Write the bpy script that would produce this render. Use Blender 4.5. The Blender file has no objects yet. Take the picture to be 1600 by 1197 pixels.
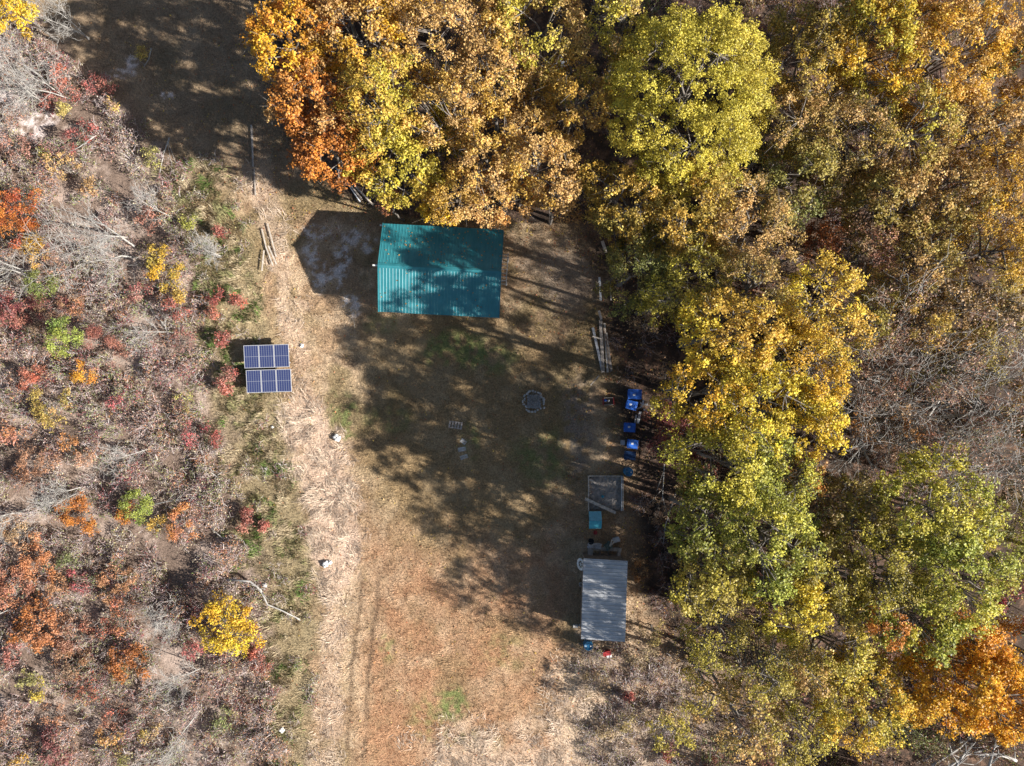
import bpy, bmesh, math, random
import numpy as np
from mathutils import Vector, Matrix

# ------------------------------------------------------------------ camera, sky, sun, exposure
SC = bpy.context.scene
COL = SC.collection
H = 48.0                      # height of the drone above the clearing, metres
PPM = 23.0                    # photo pixels per metre on the ground (photo is 1600 x 1197)
cam_d = bpy.data.cameras.new('camera'); cam = bpy.data.objects.new('camera', cam_d); COL.objects.link(cam)
cam.location = (0, 0, H); cam.rotation_euler = (0, 0, 0)
cam_d.sensor_width = 36.0; cam_d.lens = 36.0 * H / (1600 / PPM)
cam_d.clip_start = 0.5; cam_d.clip_end = 2000
SC.camera = cam
ELEV = math.radians(30.0)
SUN = Vector((0.953 * math.cos(ELEV), -0.306 * math.cos(ELEV), math.sin(ELEV))).normalized()
w = bpy.data.worlds.new('World'); SC.world = w; w.use_nodes = True
nt = w.node_tree
sky = nt.nodes.new('ShaderNodeTexSky'); sky.sky_type = 'NISHITA'; sky.sun_disc = False
sky.sun_elevation = ELEV; sky.sun_rotation = math.atan2(SUN.x, SUN.y)
bg = nt.nodes['Background']; bg.inputs['Strength'].default_value = 0.05
nt.links.new(sky.outputs[0], bg.inputs['Color'])
sd = bpy.data.lights.new('sun', 'SUN'); so = bpy.data.objects.new('sun', sd); COL.objects.link(so)
sd.energy = 5.0; sd.angle = math.radians(0.6); sd.color = (1.0, 0.955, 0.90)
so.rotation_euler = SUN.to_track_quat('Z', 'Y').to_euler(); so.location = (60, -20, 60)
SC.view_settings.view_transform = 'Standard'; SC.view_settings.look = 'None'
SC.view_settings.exposure = 1.2; SC.view_settings.gamma = 1.0

rng = np.random.default_rng(7)
random.seed(7)

# ------------------------------------------------------------------ helpers
def P(px, py, z=0.0):
    k = (1 - z / H) / PPM
    return Vector(((px - 800) * k, (598.5 - py) * k, z))

def link(name, me, mat=None, parent=None):
    o = bpy.data.objects.new(name, me); COL.objects.link(o)
    if mat: me.materials.append(mat)
    if parent: o.parent = parent
    return o

def tag(o, label=None, cat=None, group=None, kind=None):
    if label: o['label'] = label
    if cat: o['category'] = cat
    if group: o['group'] = group
    if kind: o['kind'] = kind
    return o

def empty(name, loc, rz=0.0, **kw):
    o = bpy.data.objects.new(name, None); COL.objects.link(o)
    o.location = loc; o.rotation_euler = (0, 0, rz); o.empty_display_size = 0.3
    return tag(o, **kw)

def np_mesh(name, V, F, colors=None, smooth=False):
    """V (n,3), F (m,k) all same k, colors (m,3) per face"""
    me = bpy.data.meshes.new(name)
    V = np.ascontiguousarray(V, dtype=np.float32); F = np.ascontiguousarray(F, dtype=np.int32)
    m, k = F.shape
    me.vertices.add(len(V)); me.vertices.foreach_set('co', V.ravel())
    me.loops.add(m * k); me.loops.foreach_set('vertex_index', F.ravel())
    me.polygons.add(m)
    me.polygons.foreach_set('loop_start', np.arange(0, m * k, k, dtype=np.int32))
    me.polygons.foreach_set('loop_total', np.full(m, k, dtype=np.int32))
    if smooth: me.polygons.foreach_set('use_smooth', np.ones(m, dtype=bool))
    me.update(calc_edges=True)
    if colors is not None:
        a = me.attributes.new('col', 'FLOAT_COLOR', 'FACE')
        c = np.ones((m, 4), dtype=np.float32); c[:, :3] = np.clip(colors, 0.004, 0.9)
        a.data.foreach_set('color', c.ravel())
    return me

_tabs = [np.random.default_rng(100 + i).random((64, 64)) for i in range(12)]
def vnoise(x, y, s, t=0):
    x = np.asarray(x, float) / s + 17.3 * t + 500; y = np.asarray(y, float) / s + 9.1 * t + 500
    T = _tabs[t % 12]
    xi = np.floor(x).astype(int); yi = np.floor(y).astype(int); fx = x - xi; fy = y - yi
    fx = fx * fx * (3 - 2 * fx); fy = fy * fy * (3 - 2 * fy)
    a = T[xi % 64, yi % 64]; b = T[(xi + 1) % 64, yi % 64]; c = T[xi % 64, (yi + 1) % 64]; d = T[(xi + 1) % 64, (yi + 1) % 64]
    return a * (1 - fx) * (1 - fy) + b * fx * (1 - fy) + c * (1 - fx) * fy + d * fx * fy
def fbm(x, y, s, t=0, o=4):
    r = 0; amp = 1; tot = 0
    for i in range(o):
        r = r + amp * vnoise(x, y, s / 2 ** i, t + i); tot += amp; amp *= 0.55
    return r / tot

def leaf_quads(C, Nn, size, rg, asp=0.72):
    """diamond leaves at centres C with normals Nn"""
    n = len(C)
    Nn = Nn / (np.linalg.norm(Nn, axis=1, keepdims=True) + 1e-9)
    r = rg.normal(size=(n, 3)); u = np.cross(Nn, r); u /= np.linalg.norm(u, axis=1, keepdims=True) + 1e-9
    v = np.cross(Nn, u)
    s = (size * rg.uniform(0.65, 1.3, n))[:, None] * 0.5
    V = np.empty((n, 4, 3))
    V[:, 0] = C - u * s; V[:, 1] = C - v * s * asp + Nn * s * 0.25; V[:, 2] = C + u * s; V[:, 3] = C + v * s * asp + Nn * s * 0.25
    return V.reshape(-1, 3), np.arange(4 * n).reshape(n, 4)

def segs_mesh(P0, P1, R0, R1, sides=3):
    """tapered prisms from P0 to P1"""
    P0 = np.asarray(P0, float); P1 = np.asarray(P1, float); R0 = np.asarray(R0, float); R1 = np.asarray(R1, float)
    n = len(P0); d = P1 - P0; d /= np.linalg.norm(d, axis=1, keepdims=True) + 1e-9
    ref = np.where(np.abs(d[:, 2:3]) > 0.9, np.array([[1.0, 0, 0]]), np.array([[0, 0, 1.0]]))
    u = np.cross(d, ref); u /= np.linalg.norm(u, axis=1, keepdims=True) + 1e-9; v = np.cross(d, u)
    V = np.empty((n, 2, sides, 3))
    for k in range(sides):
        a = 2 * math.pi * k / sides
        off = u * math.cos(a) + v * math.sin(a)
        V[:, 0, k] = P0 + off * R0[:, None]; V[:, 1, k] = P1 + off * R1[:, None]
    base = (np.arange(n) * 2 * sides)[:, None]
    F = []
    for k in range(sides):
        k2 = (k + 1) % sides
        F.append(np.concatenate([base + k, base + k2, base + sides + k2, base + sides + k], axis=1))
    F = np.stack(F, axis=1).reshape(-1, 4)
    return V.reshape(-1, 3), F

class MB:
    def __init__(s): s.bm = bmesh.new()
    def box(s, c, size, rot=(0, 0, 0), bevel=0.0, taper=1.0):
        r = bmesh.ops.create_cube(s.bm, size=1.0); vs = r['verts']
        M = Matrix.Translation(c) @ (Matrix.Rotation(rot[2], 4, 'Z') @ Matrix.Rotation(rot[1], 4, 'Y') @ Matrix.Rotation(rot[0], 4, 'X'))
        for v in vs:
            t = taper if v.co.z < 0 else 1.0
            v.co = M @ Vector((v.co.x * size[0] * t, v.co.y * size[1] * t, v.co.z * size[2]))
        if bevel > 0:
            es = list({e for v in vs for e in v.link_edges})
            bmesh.ops.bevel(s.bm, geom=es, offset=bevel, segments=2, affect='EDGES', profile=0.6)
        return s
    def beam(s, a, b, wd, ht, bevel=0.0):
        a = Vector(a); b = Vector(b); d = b - a; L = d.length
        q = d.to_track_quat('X', 'Z')
        r = bmesh.ops.create_cube(s.bm, size=1.0); M = Matrix.Translation((a + b) / 2) @ q.to_matrix().to_4x4()
        vs = r['verts']
        for v in vs: v.co = M @ Vector((v.co.x * L, v.co.y * wd, v.co.z * ht))
        return s
    def tube(s, pts, radii, sides=10, cap=True):
        rings = []; n = len(pts); pts = [Vector(p) for p in pts]
        for i, p in enumerate(pts):
            d = (pts[min(i + 1, n - 1)] - pts[max(i - 1, 0)]).normalized()
            ref = Vector((0, 0, 1)) if abs(d.z) < 0.9 else Vector((1, 0, 0))
            u = d.cross(ref).normalized(); v = d.cross(u)
            r = radii[i] if hasattr(radii, '__len__') else radii
            rings.append([s.bm.verts.new(p + (u * math.cos(2 * math.pi * k / sides) + v * math.sin(2 * math.pi * k / sides)) * r) for k in range(sides)])
        for i in range(n - 1):
            for k in range(sides):
                s.bm.faces.new((rings[i][k], rings[i][(k + 1) % sides], rings[i + 1][(k + 1) % sides], rings[i + 1][k]))
        if cap:
            s.bm.faces.new(rings[0][::-1]); s.bm.faces.new(rings[-1])
        return s
    def lathe(s, prof, c=(0, 0, 0), sides=24, closed=False):
        c = Vector(c); rings = []
        for r, z in prof:
            rings.append([s.bm.verts.new(c + Vector((r * math.cos(2 * math.pi * k / sides), r * math.sin(2 * math.pi * k / sides), z))) for k in range(sides)])
        m = len(rings)
        for i in range(m if closed else m - 1):
            j = (i + 1) % m
            for k in range(sides):
                s.bm.faces.new((rings[i][k], rings[i][(k + 1) % sides], rings[j][(k + 1) % sides], rings[j][k]))
        if not closed:
            s.bm.faces.new(rings[0][::-1]); s.bm.faces.new(rings[-1])
        return s
    def poly(s, verts, faces):
        vs = [s.bm.verts.new(v) for v in verts]
        for f in faces: s.bm.faces.new([vs[i] for i in f])
        return s
    def build(s, name, mat, parent=None, smooth=False):
        bmesh.ops.recalc_face_normals(s.bm, faces=s.bm.faces)
        me = bpy.data.meshes.new(name); s.bm.to_mesh(me); s.bm.free()
        if smooth:
            for p in me.polygons: p.use_smooth = True
        return link(name, me, mat, parent)

# ------------------------------------------------------------------ materials
def new_mat(name):
    m = bpy.data.materials.new(name); m.use_nodes = True
    return m, m.node_tree, m.node_tree.nodes['Principled BSDF']

def simple(name, c, rough=0.7, metal=0.0, var=0.25, scale=8.0, dirt=None, bump=0.2, spec=0.4):
    m, t, b = new_mat(name)
    tc = t.nodes.new('ShaderNodeTexCoord')
    nz = t.nodes.new('ShaderNodeTexNoise'); nz.inputs['Scale'].default_value = scale; nz.inputs['Detail'].default_value = 6
    t.links.new(tc.outputs['Object'], nz.inputs['Vector'])
    rp = t.nodes.new('ShaderNodeValToRGB')
    lo = [max(0, x * (1 - var)) for x in c]; hi = [min(1, x * (1 + var)) for x in c]
    if dirt: lo = list(dirt)
    rp.color_ramp.elements[0].position = 0.3; rp.color_ramp.elements[0].color = (*lo, 1)
    rp.color_ramp.elements[1].position = 0.65; rp.color_ramp.elements[1].color = (*hi, 1)
    t.links.new(nz.outputs['Fac'], rp.inputs['Fac']); t.links.new(rp.outputs['Color'], b.inputs['Base Color'])
    b.inputs['Roughness'].default_value = rough; b.inputs['Metallic'].default_value = metal
    b.inputs['Specular IOR Level'].default_value = spec
    if bump:
        bp = t.nodes.new('ShaderNodeBump'); bp.inputs['Strength'].default_value = bump; bp.inputs['Distance'].default_value = 0.01
        t.links.new(nz.outputs['Fac'], bp.inputs['Height']); t.links.new(bp.outputs['Normal'], b.inputs['Normal'])
    return m

def leaf_mat(name, trans=0.35, rough=0.45, spec=0.35):
    m, t, b = new_mat(name)
    a = t.nodes.new('ShaderNodeAttribute'); a.attribute_name = 'col'
    b.inputs['Roughness'].default_value = rough; b.inputs['Specular IOR Level'].default_value = spec
    t.links.new(a.outputs['Color'], b.inputs['Base Color'])
    if trans > 0:
        tr = t.nodes.new('ShaderNodeBsdfTranslucent'); mx = t.nodes.new('ShaderNodeMixShader'); mx.inputs[0].default_value = trans
        t.links.new(a.outputs['Color'], tr.inputs['Color'])
        t.links.new(b.outputs[0], mx.inputs[1]); t.links.new(tr.outputs[0], mx.inputs[2])
        t.links.new(mx.outputs[0], t.nodes['Material Output'].inputs['Surface'])
    return m
M_LEAF = leaf_mat('leaf', 0.3, 0.5, 0.32)
M_BARK = simple('bark', (0.17, 0.15, 0.13), 0.9, var=0.4, scale=3, spec=0.1)
M_PALEBARK = simple('pale_bark', (0.36, 0.34, 0.31), 0.9, var=0.3, scale=3, spec=0.1)
M_TWIG = leaf_mat('twig', 0.0, 0.9, 0.1)
M_GRASS = leaf_mat('grass_blade', 0.2, 0.75, 0.15)

# ------------------------------------------------------------------ ground colours (what grows or lies where)
def sstep(a, b, x):
    t = np.clip((x - a) / (b - a), 0, 1); return t * t * (3 - 2 * t)
PATH = np.array([[402, 150], [405, 270], [428, 360], [446, 450], [468, 560], [474, 640], [500, 715], [515, 800], [528, 880], [524, 1000], [514, 1100], [508, 1250]], float)
def path_d(x, y):
    return x - np.interp(y, PATH[:, 1], PATH[:, 0])
EDGE_B = np.array([[-200, -100], [0, 20], [100, 120], [170, 190], [250, 270], [400, 310], [600, 330], [750, 370], [900, 405], [1050, 430], [1197, 450], [1400, 450]], float)  # y, x  right edge of the thicket
EDGE_F = np.array([[-200, 425], [0, 415], [200, 440], [300, 520], [340, 640], [350, 900], [420, 935], [600, 960], [760, 985], [900, 1000], [1010, 1040], [1197, 1080], [1400, 1100]], float)  # y, x left edge of the woods
def edge(tab, y): return np.interp(y, tab[:, 0], tab[:, 1])
def blob(x, y, cx, cy, rx, ry, nz):
    d = np.sqrt(((x - cx) / rx) ** 2 + ((y - cy) / ry) ** 2) + (nz - 0.5) * 1.3
    return 1 - sstep(0.6, 1.1, d)
def mix(a, b, t): return a * (1 - t[..., None]) + np.array(b) * t[..., None]
def ground_color(x, y):
    """x,y in photo pixels on the ground -> albedo"""
    n1 = fbm(x, y, 90, 0); n2 = fbm(x, y, 30, 3); n3 = fbm(x, y, 9, 5, 3); n4 = fbm(x, y, 200, 7, 3)
    c = np.ones(x.shape + (3,)) * np.array([0.30, 0.215, 0.13])
    c = mix(c, [0.40, 0.31, 0.20], sstep(0.46, 0.6, n2))
    c = mix(c, [0.19, 0.15, 0.075], sstep(0.52, 0.66, n1) * 0.8)
    # rusty mown grass in the south of the clearing
    s = sstep(760, 900, y + (n1 - .5) * 120) * sstep(545, 590, x) * (1 - sstep(860, 900, x))
    c = mix(c, [0.32, 0.19, 0.105], s * (.45 + .45 * sstep(.4, .6, fbm(x, y, 45, 11, 4))))
    # duller brown-green between the house and the grey shed
    s = blob(x, y, 740, 650, 220, 200, n1); c = mix(c, [0.22, 0.165, 0.075], s * 0.6)
    c = mix(c, [0.15, 0.11, 0.06], sstep(0.55, 0.7, n3) * 0.45)
    for (gx, gy, rx, ry, k) in [(715, 545, 55, 28, .9), (770, 560, 40, 25, .7), (545, 650, 14, 40, .9), (605, 655, 40, 22, .5), (710, 1100, 22, 30, 1.), (680, 1120, 40, 40, .5), (735, 1160, 40, 20, .6), (860, 700, 60, 30, .5), (735, 690, 14, 30, .7), (600, 505, 30, 18, .4), (520, 640, 12, 30, .6), (605, 1010, 12, 25, .5), (850, 730, 40, 30, .5), (790, 1020, 40, 30, .3)]:
        c = mix(c, [0.14, 0.185, 0.06], blob(x, y, gx, gy, rx * 1.25, ry * 1.25, n2 * .5 + n3 * .5) * k * .8 * sstep(.38, .6, n3))
    # gravelly worn dirt
    s = blob(x, y, 905, 670, 34, 95, n2 * .5 + n3 * .5) * sstep(.35, .6, n3); c = mix(c, [0.21, 0.175, 0.14], s * 0.8)
    s = blob(x, y, 880, 300 + 130, 60, 60, n2); c = mix(c, [0.3, 0.25, 0.19], s * 0.6)
    # pale ash and lime dust around the west end of the green building
    for (gx, gy, rx, ry) in [(500, 366, 32, 12), (560, 372, 22, 10), (486, 395, 12, 22), (508, 425, 16, 14), (535, 400, 12, 26), (498, 445, 14, 10), (575, 390, 10, 10), (545, 470, 14, 8), (555, 482, 10, 12), (530, 430, 8, 22)]:
        c = mix(c, [0.6, 0.57, 0.53], blob(x, y, gx, gy, rx * 1.2, ry * 1.2, n3) * 0.8 * sstep(.36, .62, fbm(x, y, 5, 9, 3)))
    # north west grass, brown
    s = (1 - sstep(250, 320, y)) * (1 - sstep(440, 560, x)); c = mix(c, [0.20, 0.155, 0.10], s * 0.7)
    # tall weeds strip left of the path
    eb = edge(EDGE_B, y); pd = path_d(x, y)
    s = sstep(-60, -25, -(pd + 30) * 0 + (eb - x) * 0 + (-pd) - 70 + (n2 - .5) * 60) * sstep(330, 400, y)
    c = mix(c, [0.25, 0.21, 0.12], s * 0.85)
    # flattened pale straw along the old track
    wdt = 22 + 22 * sstep(600, 680, y) * (1 - sstep(850, 950, y))
    s = (1 - sstep(0.55, 1.15, np.abs(pd + (n2 - .5) * 40) / wdt + (n3 - .5) * 0.8)) * sstep(230, 300, y)
    stg = sstep(.3, .52, fbm(x, y, 20, 10, 3)) * .25 + .25 + .5 * sstep(600, 660, y) * (1 - sstep(880, 980, y))
    c = mix(c, [0.49, 0.385, 0.285], s * stg)
    # straw along the right side of the rusty grass
    s = (1 - sstep(10, 40, np.abs(x - 885 - (n1 - .5) * 60))) * sstep(1020, 1060, y); c = mix(c, [0.46, 0.37, 0.26], s * .8)
    s = sstep(1120, 1180, y + (n2 - .5) * 90) * sstep(640, 700, x) * (1 - sstep(900, 960, x)); c = mix(c, [0.46, 0.37, 0.27], s * .8)
    # wheel ruts
    for dx in (36, 62):
        xx = np.interp(y, [860, 950, 1000, 1100, 1250], [560, 556, 548, 540, 530]) + dx - 28
        s = (1 - sstep(1.5, 5.0, np.abs(x - xx + (n2 - .5) * 8))) * sstep(880, 930, y) * sstep(0.35, 0.5, n2)
        c = mix(c, [0.15, 0.105, 0.065], s * 0.7)
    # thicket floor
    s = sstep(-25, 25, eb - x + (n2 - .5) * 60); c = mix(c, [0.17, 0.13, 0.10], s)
    s2 = s * sstep(0.5, 0.64, fbm(x, y, 25, 8)); c = mix(c, [0.40, 0.33, 0.27], s2 * 0.6)
    for (gx, gy, rx, ry) in [(190, 115, 30, 10), (30, 205, 50, 24), (70, 185, 26, 14), (205, 100, 12, 14), (235, 575, 35, 8), (170, 118, 12, 10), (300, 355, 12, 26), (20, 130, 40, 40), (260, 150, 16, 6)]:
        c = mix(c, [0.62, 0.57, 0.53], blob(x, y, gx, gy, rx, ry, n3 * .5 + n2 * .5) * .8 * sstep(.36, .62, fbm(x, y, 6, 9, 3)))
    # woodland floor: brown leaf litter
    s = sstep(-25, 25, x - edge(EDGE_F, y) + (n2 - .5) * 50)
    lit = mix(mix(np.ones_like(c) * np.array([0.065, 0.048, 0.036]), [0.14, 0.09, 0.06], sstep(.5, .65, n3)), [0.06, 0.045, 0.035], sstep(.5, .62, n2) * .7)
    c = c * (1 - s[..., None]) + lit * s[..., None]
    # tan brush bottom right
    s = sstep(980, 1040, y) * sstep(880, 930, x) * (1 - sstep(1080, 1160, x)); c = mix(c, [0.33, 0.265, 0.19], s * 0.8)
    c = c * (0.90 + 0.52 * n3[..., None]) * (0.95 + 0.3 * n4[..., None]) * np.array([1.04, 1.0, 1.02])
    return c
def w2p(X, Y): return 800 + X * PPM, 598.5 - Y * PPM
def gz(X, Y):
    px, py = w2p(X, Y); pd = path_d(px, py)
    z = (fbm(X, Y, 3.0, 2) - .5) * .16 + (fbm(X, Y, .7, 6, 3) - .5) * .07
    return z

def axis(lo, hi, st, far):
    out = [far * (f) for f in (1.0, .5, .28, .18)]
    mid = np.arange(lo, hi + st / 2, st)
    return np.concatenate([-np.array(out), mid, np.array(out[::-1])])
gx = axis(-37.5, 37.5, 0.15, 420.0); gy = axis(-29.1, 29.1, 0.15, 420.0)
GX, GY = np.meshgrid(gx, gy, indexing='ij')
GZ = gz(GX, GY); far_ = (np.abs(GX) > 40) | (np.abs(GY) > 32); GZ[far_] = 0
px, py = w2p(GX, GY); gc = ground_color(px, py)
nx, ny = GX.shape; idx = np.arange(nx * ny).reshape(nx, ny)
F = np.stack([idx[:-1, :-1], idx[1:, :-1], idx[1:, 1:], idx[:-1, 1:]], -1).reshape(-1, 4)
me = np_mesh('ground', np.stack([GX, GY, GZ], -1).reshape(-1, 3), F, smooth=True)
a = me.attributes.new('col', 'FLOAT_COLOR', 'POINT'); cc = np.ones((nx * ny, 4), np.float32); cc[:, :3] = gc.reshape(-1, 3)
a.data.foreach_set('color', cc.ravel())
m, t, b = new_mat('earth')
at = t.nodes.new('ShaderNodeAttribute'); at.attribute_name = 'col'
tc = t.nodes.new('ShaderNodeTexCoord')
nz = t.nodes.new('ShaderNodeTexNoise'); nz.inputs['Scale'].default_value = 9; nz.inputs['Detail'].default_value = 8; nz.inputs['Roughness'].default_value = .75
t.links.new(tc.outputs['Object'], nz.inputs['Vector'])
rp = t.nodes.new('ShaderNodeValToRGB'); rp.color_ramp.elements[0].position = .35; rp.color_ramp.elements[0].color = (.45, .45, .45, 1); rp.color_ramp.elements[1].position = .68; rp.color_ramp.elements[1].color = (1.35, 1.32, 1.28, 1)
t.links.new(nz.outputs['Fac'], rp.inputs['Fac'])
mx = t.nodes.new('ShaderNodeMix'); mx.data_type = 'RGBA'; mx.blend_type = 'MULTIPLY'; mx.inputs[0].default_value = 1
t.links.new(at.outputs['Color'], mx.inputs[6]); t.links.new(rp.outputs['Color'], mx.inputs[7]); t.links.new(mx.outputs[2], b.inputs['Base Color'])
b.inputs['Roughness'].default_value = .95; b.inputs['Specular IOR Level'].default_value = .1
bp = t.nodes.new('ShaderNodeBump'); bp.inputs['Strength'].default_value = .9; bp.inputs['Distance'].default_value = .06
t.links.new(nz.outputs['Fac'], bp.inputs['Height']); t.links.new(bp.outputs['Normal'], b.inputs['Normal'])
tag(link('ground', me, m), kind='structure')

# ------------------------------------------------------------------ grass: short turf, straw and weeds
def blades(n, x0, x1, y0, y1, keep, length, width, tilt, colf, rg, base=0.0):
    px = rg.uniform(x0, x1, n); py = rg.uniform(y0, y1, n)
    k = rg.random(n) < keep(px, py); px = px[k]; py = py[k]; n = len(px)
    X = (px - 800) / PPM; Y = (598.5 - py) / PPM; Z = gz(X, Y) - 0.01
    dirn = fbm(X, Y, 1.1, 4, 3) * 4 * math.pi + rg.normal(0, .7, n)
    el = np.abs(rg.normal(tilt, .3, n)); L = length * rg.uniform(.5, 1.4, n)
    if callable(width): W = width(n)
    else: W = width * rg.uniform(.6, 1.4, n)
    d = np.stack([np.cos(dirn) * np.cos(el), np.sin(dirn) * np.cos(el), np.sin(el)], 1)
    s = np.stack([-np.sin(dirn), np.cos(dirn), np.zeros(n)], 1)
    B = np.stack([X, Y, Z + base], 1)
    V = np.empty((n, 3, 3)); V[:, 0] = B - s * W[:, None] / 2; V[:, 1] = B + s * W[:, None] / 2; V[:, 2] = B + d * L[:, None]
    return V.reshape(-1, 3), np.arange(3 * n).reshape(n, 3), colf(px, py) * rg.uniform(.6, 1.5, (n, 1))
def merge(parts):
    Vs, Fs, Cs, o = [], [], [], 0
    for V, F, C in parts:
        Vs.append(V); Fs.append(F + o); Cs.append(C); o += len(V)
    return np.concatenate(Vs), np.concatenate(Fs), np.concatenate(Cs)
rg = np.random.default_rng(11)
def keep_clear(x, y):
    return sstep(-40, 10, x - edge(EDGE_B, y)) * (1 - sstep(0, 60, x - edge(EDGE_F, y)))* (1 - 0.75 * ((np.abs(x - 905) < 35) & (y > 590) & (y < 740)))
def keep_straw(x, y):
    pd = path_d(x, y); n2 = fbm(x, y, 30, 3)
    wdt = 22 + 22 * sstep(600, 680, y) * (1 - sstep(850, 950, y))
    a = (1 - sstep(0.6, 1.3, np.abs(pd + (n2 - .5) * 40) / wdt)) * sstep(240, 300, y) * (.35 + .65 * sstep(600, 660, y) * (1 - sstep(880, 980, y)))
    b = (1 - sstep(15, 60, np.abs(x - 890))) * sstep(1010, 1060, y) * .8
    c = sstep(1110, 1170, y) * sstep(600, 700, x) * (1 - sstep(1000, 1060, x)) * .8
    return np.clip(a + b + c, 0, 1) * sstep(.45, .6, fbm(x, y, 20, 1, 3))
g1 = blades(420000, 150, 1120, -40, 1240, keep_clear, .17, .035, .7, lambda x, y: ground_color(x, y) * 1.12, rg)
straw_c = lambda x, y: np.ones((len(x), 1)) * np.array([[.55, .44, .335]])
g2 = blades(190000, 380, 1080, 230, 1240, keep_straw, .5, .045, .28, straw_c, rg, .03)
def keep_weed(x, y): return sstep(-60, 0, x - edge(EDGE_B, y)) * (1 - sstep(-75, -30, path_d(x, y))) * sstep(.4, .55, fbm(x, y, 22, 6, 3))
wc = lambda x, y: mix(mix(np.ones((len(x), 3)) * np.array([.25, .23, .11]), [.42, .34, .22], sstep(.42, .55, fbm(x, y, 16, 2))), [.13, .19, .05], sstep(.55, .65, fbm(x, y, 26, 9)))
g3 = blades(170000, 150, 520, 250, 1240, keep_weed, .32, .05, .9, wc, rg)
V, F, C = merge([g1, g2, g3])
tag(link('dry_grass', np_mesh('dry_grass', V, F, C), M_GRASS), 'short brown grass, pale straw and weeds covering the clearing', 'grass', kind='stuff')

def litter(n, x0, x1, y0, y1, keep, z=None, rg=np.random.default_rng(77)):
    x = rg.uniform(x0, x1, n); y = rg.uniform(y0, y1, n); k = rg.random(n) < keep(x, y); x = x[k]; y = y[k]; n = len(x)
    X = (x - 800) / PPM; Y = (598.5 - y) / PPM; C = np.stack([X, Y, gz(X, Y) + rg.uniform(.01, .09, n)], 1)
    V, F = leaf_quads(C, rg.normal(0, .45, (n, 3)) + np.array([0, 0, 1.0]), .115, rg)
    pal = np.array([[.46, .24, .10], [.36, .18, .09], [.52, .35, .16], [.26, .15, .09], [.55, .40, .08], [.42, .15, .07]])
    return V, F, pal[rg.integers(0, 6, n)] * rg.uniform(.6, 1.4, (n, 1))
def keep_lit(x, y):
    a = np.exp(-np.abs(x - edge(EDGE_F, y)) / 70.0) + np.exp(-np.clip(y - 330, 0, 999) / 60.0) * (x > 430) * (x < 960) + .10
    return np.clip(a, 0, 1) * sstep(.38, .6, fbm(x, y, 18, 4, 3)) * (x > edge(EDGE_B, y))
tag(link('fallen_leaves', np_mesh('fallen_leaves', *litter(90000, 120, 1600, -40, 1240, keep_lit)), M_LEAF), 'brown and amber fallen leaves drifted over the grass near the woods', 'leaf litter', kind='stuff')

# ------------------------------------------------------------------ thicket undergrowth: tangled twigs and small leaves
PAL = np.array([[.30, .09, .09], [.46, .25, .19], [.32, .31, .13], [.50, .43, .30], [.48, .23, .11], [.24, .29, .10], [.44, .34, .30], [.54, .32, .20], [.40, .37, .18], [.50, .40, .34]])
def mounds(n, x0, x1, y0, y1, dens, rr, hh, twn, lfn, rg, pal, twc, leafsize=.085, tr=.011):
    px = rg.uniform(x0, x1, n); py = rg.uniform(y0, y1, n); k = rg.random(n) < dens(px, py); px = px[k]; py = py[k]; n = len(px)
    X = (px - 800) / PPM; Y = (598.5 - py) / PPM
    R = rg.uniform(*rr, n) ; Hh = rg.uniform(*hh, n) * (0.55 + .9 * fbm(px, py, 70, 2))
    B = np.repeat(np.stack([X, Y, gz(X, Y)], 1), twn, 0); Rr = np.repeat(R, twn); Hr = np.repeat(Hh, twn)
    m = n * twn
    th = rg.uniform(0, 2 * math.pi, m); rad = Rr * np.sqrt(rg.random(m)); z = Hr * np.sqrt(np.clip(1 - (rad / Rr) ** 2 * .8, 0, 1)) * rg.uniform(.5, 1.1, m)
    b0 = B + np.stack([np.cos(th), np.sin(th), np.zeros(m)], 1) * (rad * .3)[:, None]
    tip = B + np.stack([np.cos(th) * rad, np.sin(th) * rad, z], 1) + rg.normal(0, .06, (m, 3))
    mid = (b0 + tip) / 2 + rg.normal(0, .10, (m, 3)) + np.array([0, 0, .1])
    # side twiglets off the tips
    j = rg.random(m) < .75
    d2 = rg.normal(0, 1, (j.sum(), 3)); d2[:, 2] = np.abs(d2[:, 2]) * .5; d2 /= np.linalg.norm(d2, axis=1, keepdims=True)
    e = mid[j] + (tip[j] - mid[j]) * rg.random((j.sum(), 1)); e2 = e + d2 * rg.uniform(.15, .45, (j.sum(), 1))
    P0 = np.concatenate([b0, mid, e]); P1 = np.concatenate([mid, tip, e2])
    q = rg.uniform(.6, 1.5, len(P0)) * tr
    R0 = q; R1 = q * .6
    Vt, Ft = segs_mesh(P0, P1, R0, R1, 3)
    bc = np.repeat(rg.uniform(.55, 1.35, (len(P0), 1)) * twc[rg.integers(0, len(twc), len(P0))], 3, 0)
    # leaves
    ml = n * lfn; src = rg.integers(0, m, ml); q = rg.random((ml, 1)) ** .6
    Cn = mid[src] * (1 - q) + tip[src] * q + rg.normal(0, .07, (ml, 3)); Cn[:, 2] = np.maximum(Cn[:, 2], .03)
    Nn = rg.normal(0, 1, (ml, 3)) + np.array([0, 0, 1.0])
    Vl, Fl = leaf_quads(Cn, Nn, leafsize, rg)
    # palette index by mound with smooth zoning
    zi = (fbm(px, py, 110, 1, 2) * 3.2 + rg.random(n) * .9) % 1.0
    ci = np.clip((zi * len(pal)).astype(int), 0, len(pal) - 1)
    lc = pal[ci][src // twn]; alt = rg.random(ml) < .3; lc[alt] = pal[rg.integers(0, len(pal), alt.sum())]
    lc = lc * rg.uniform(.5, 1.5, (ml, 1))
    return (Vt, Ft, bc), (Vl, Fl, lc)
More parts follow.
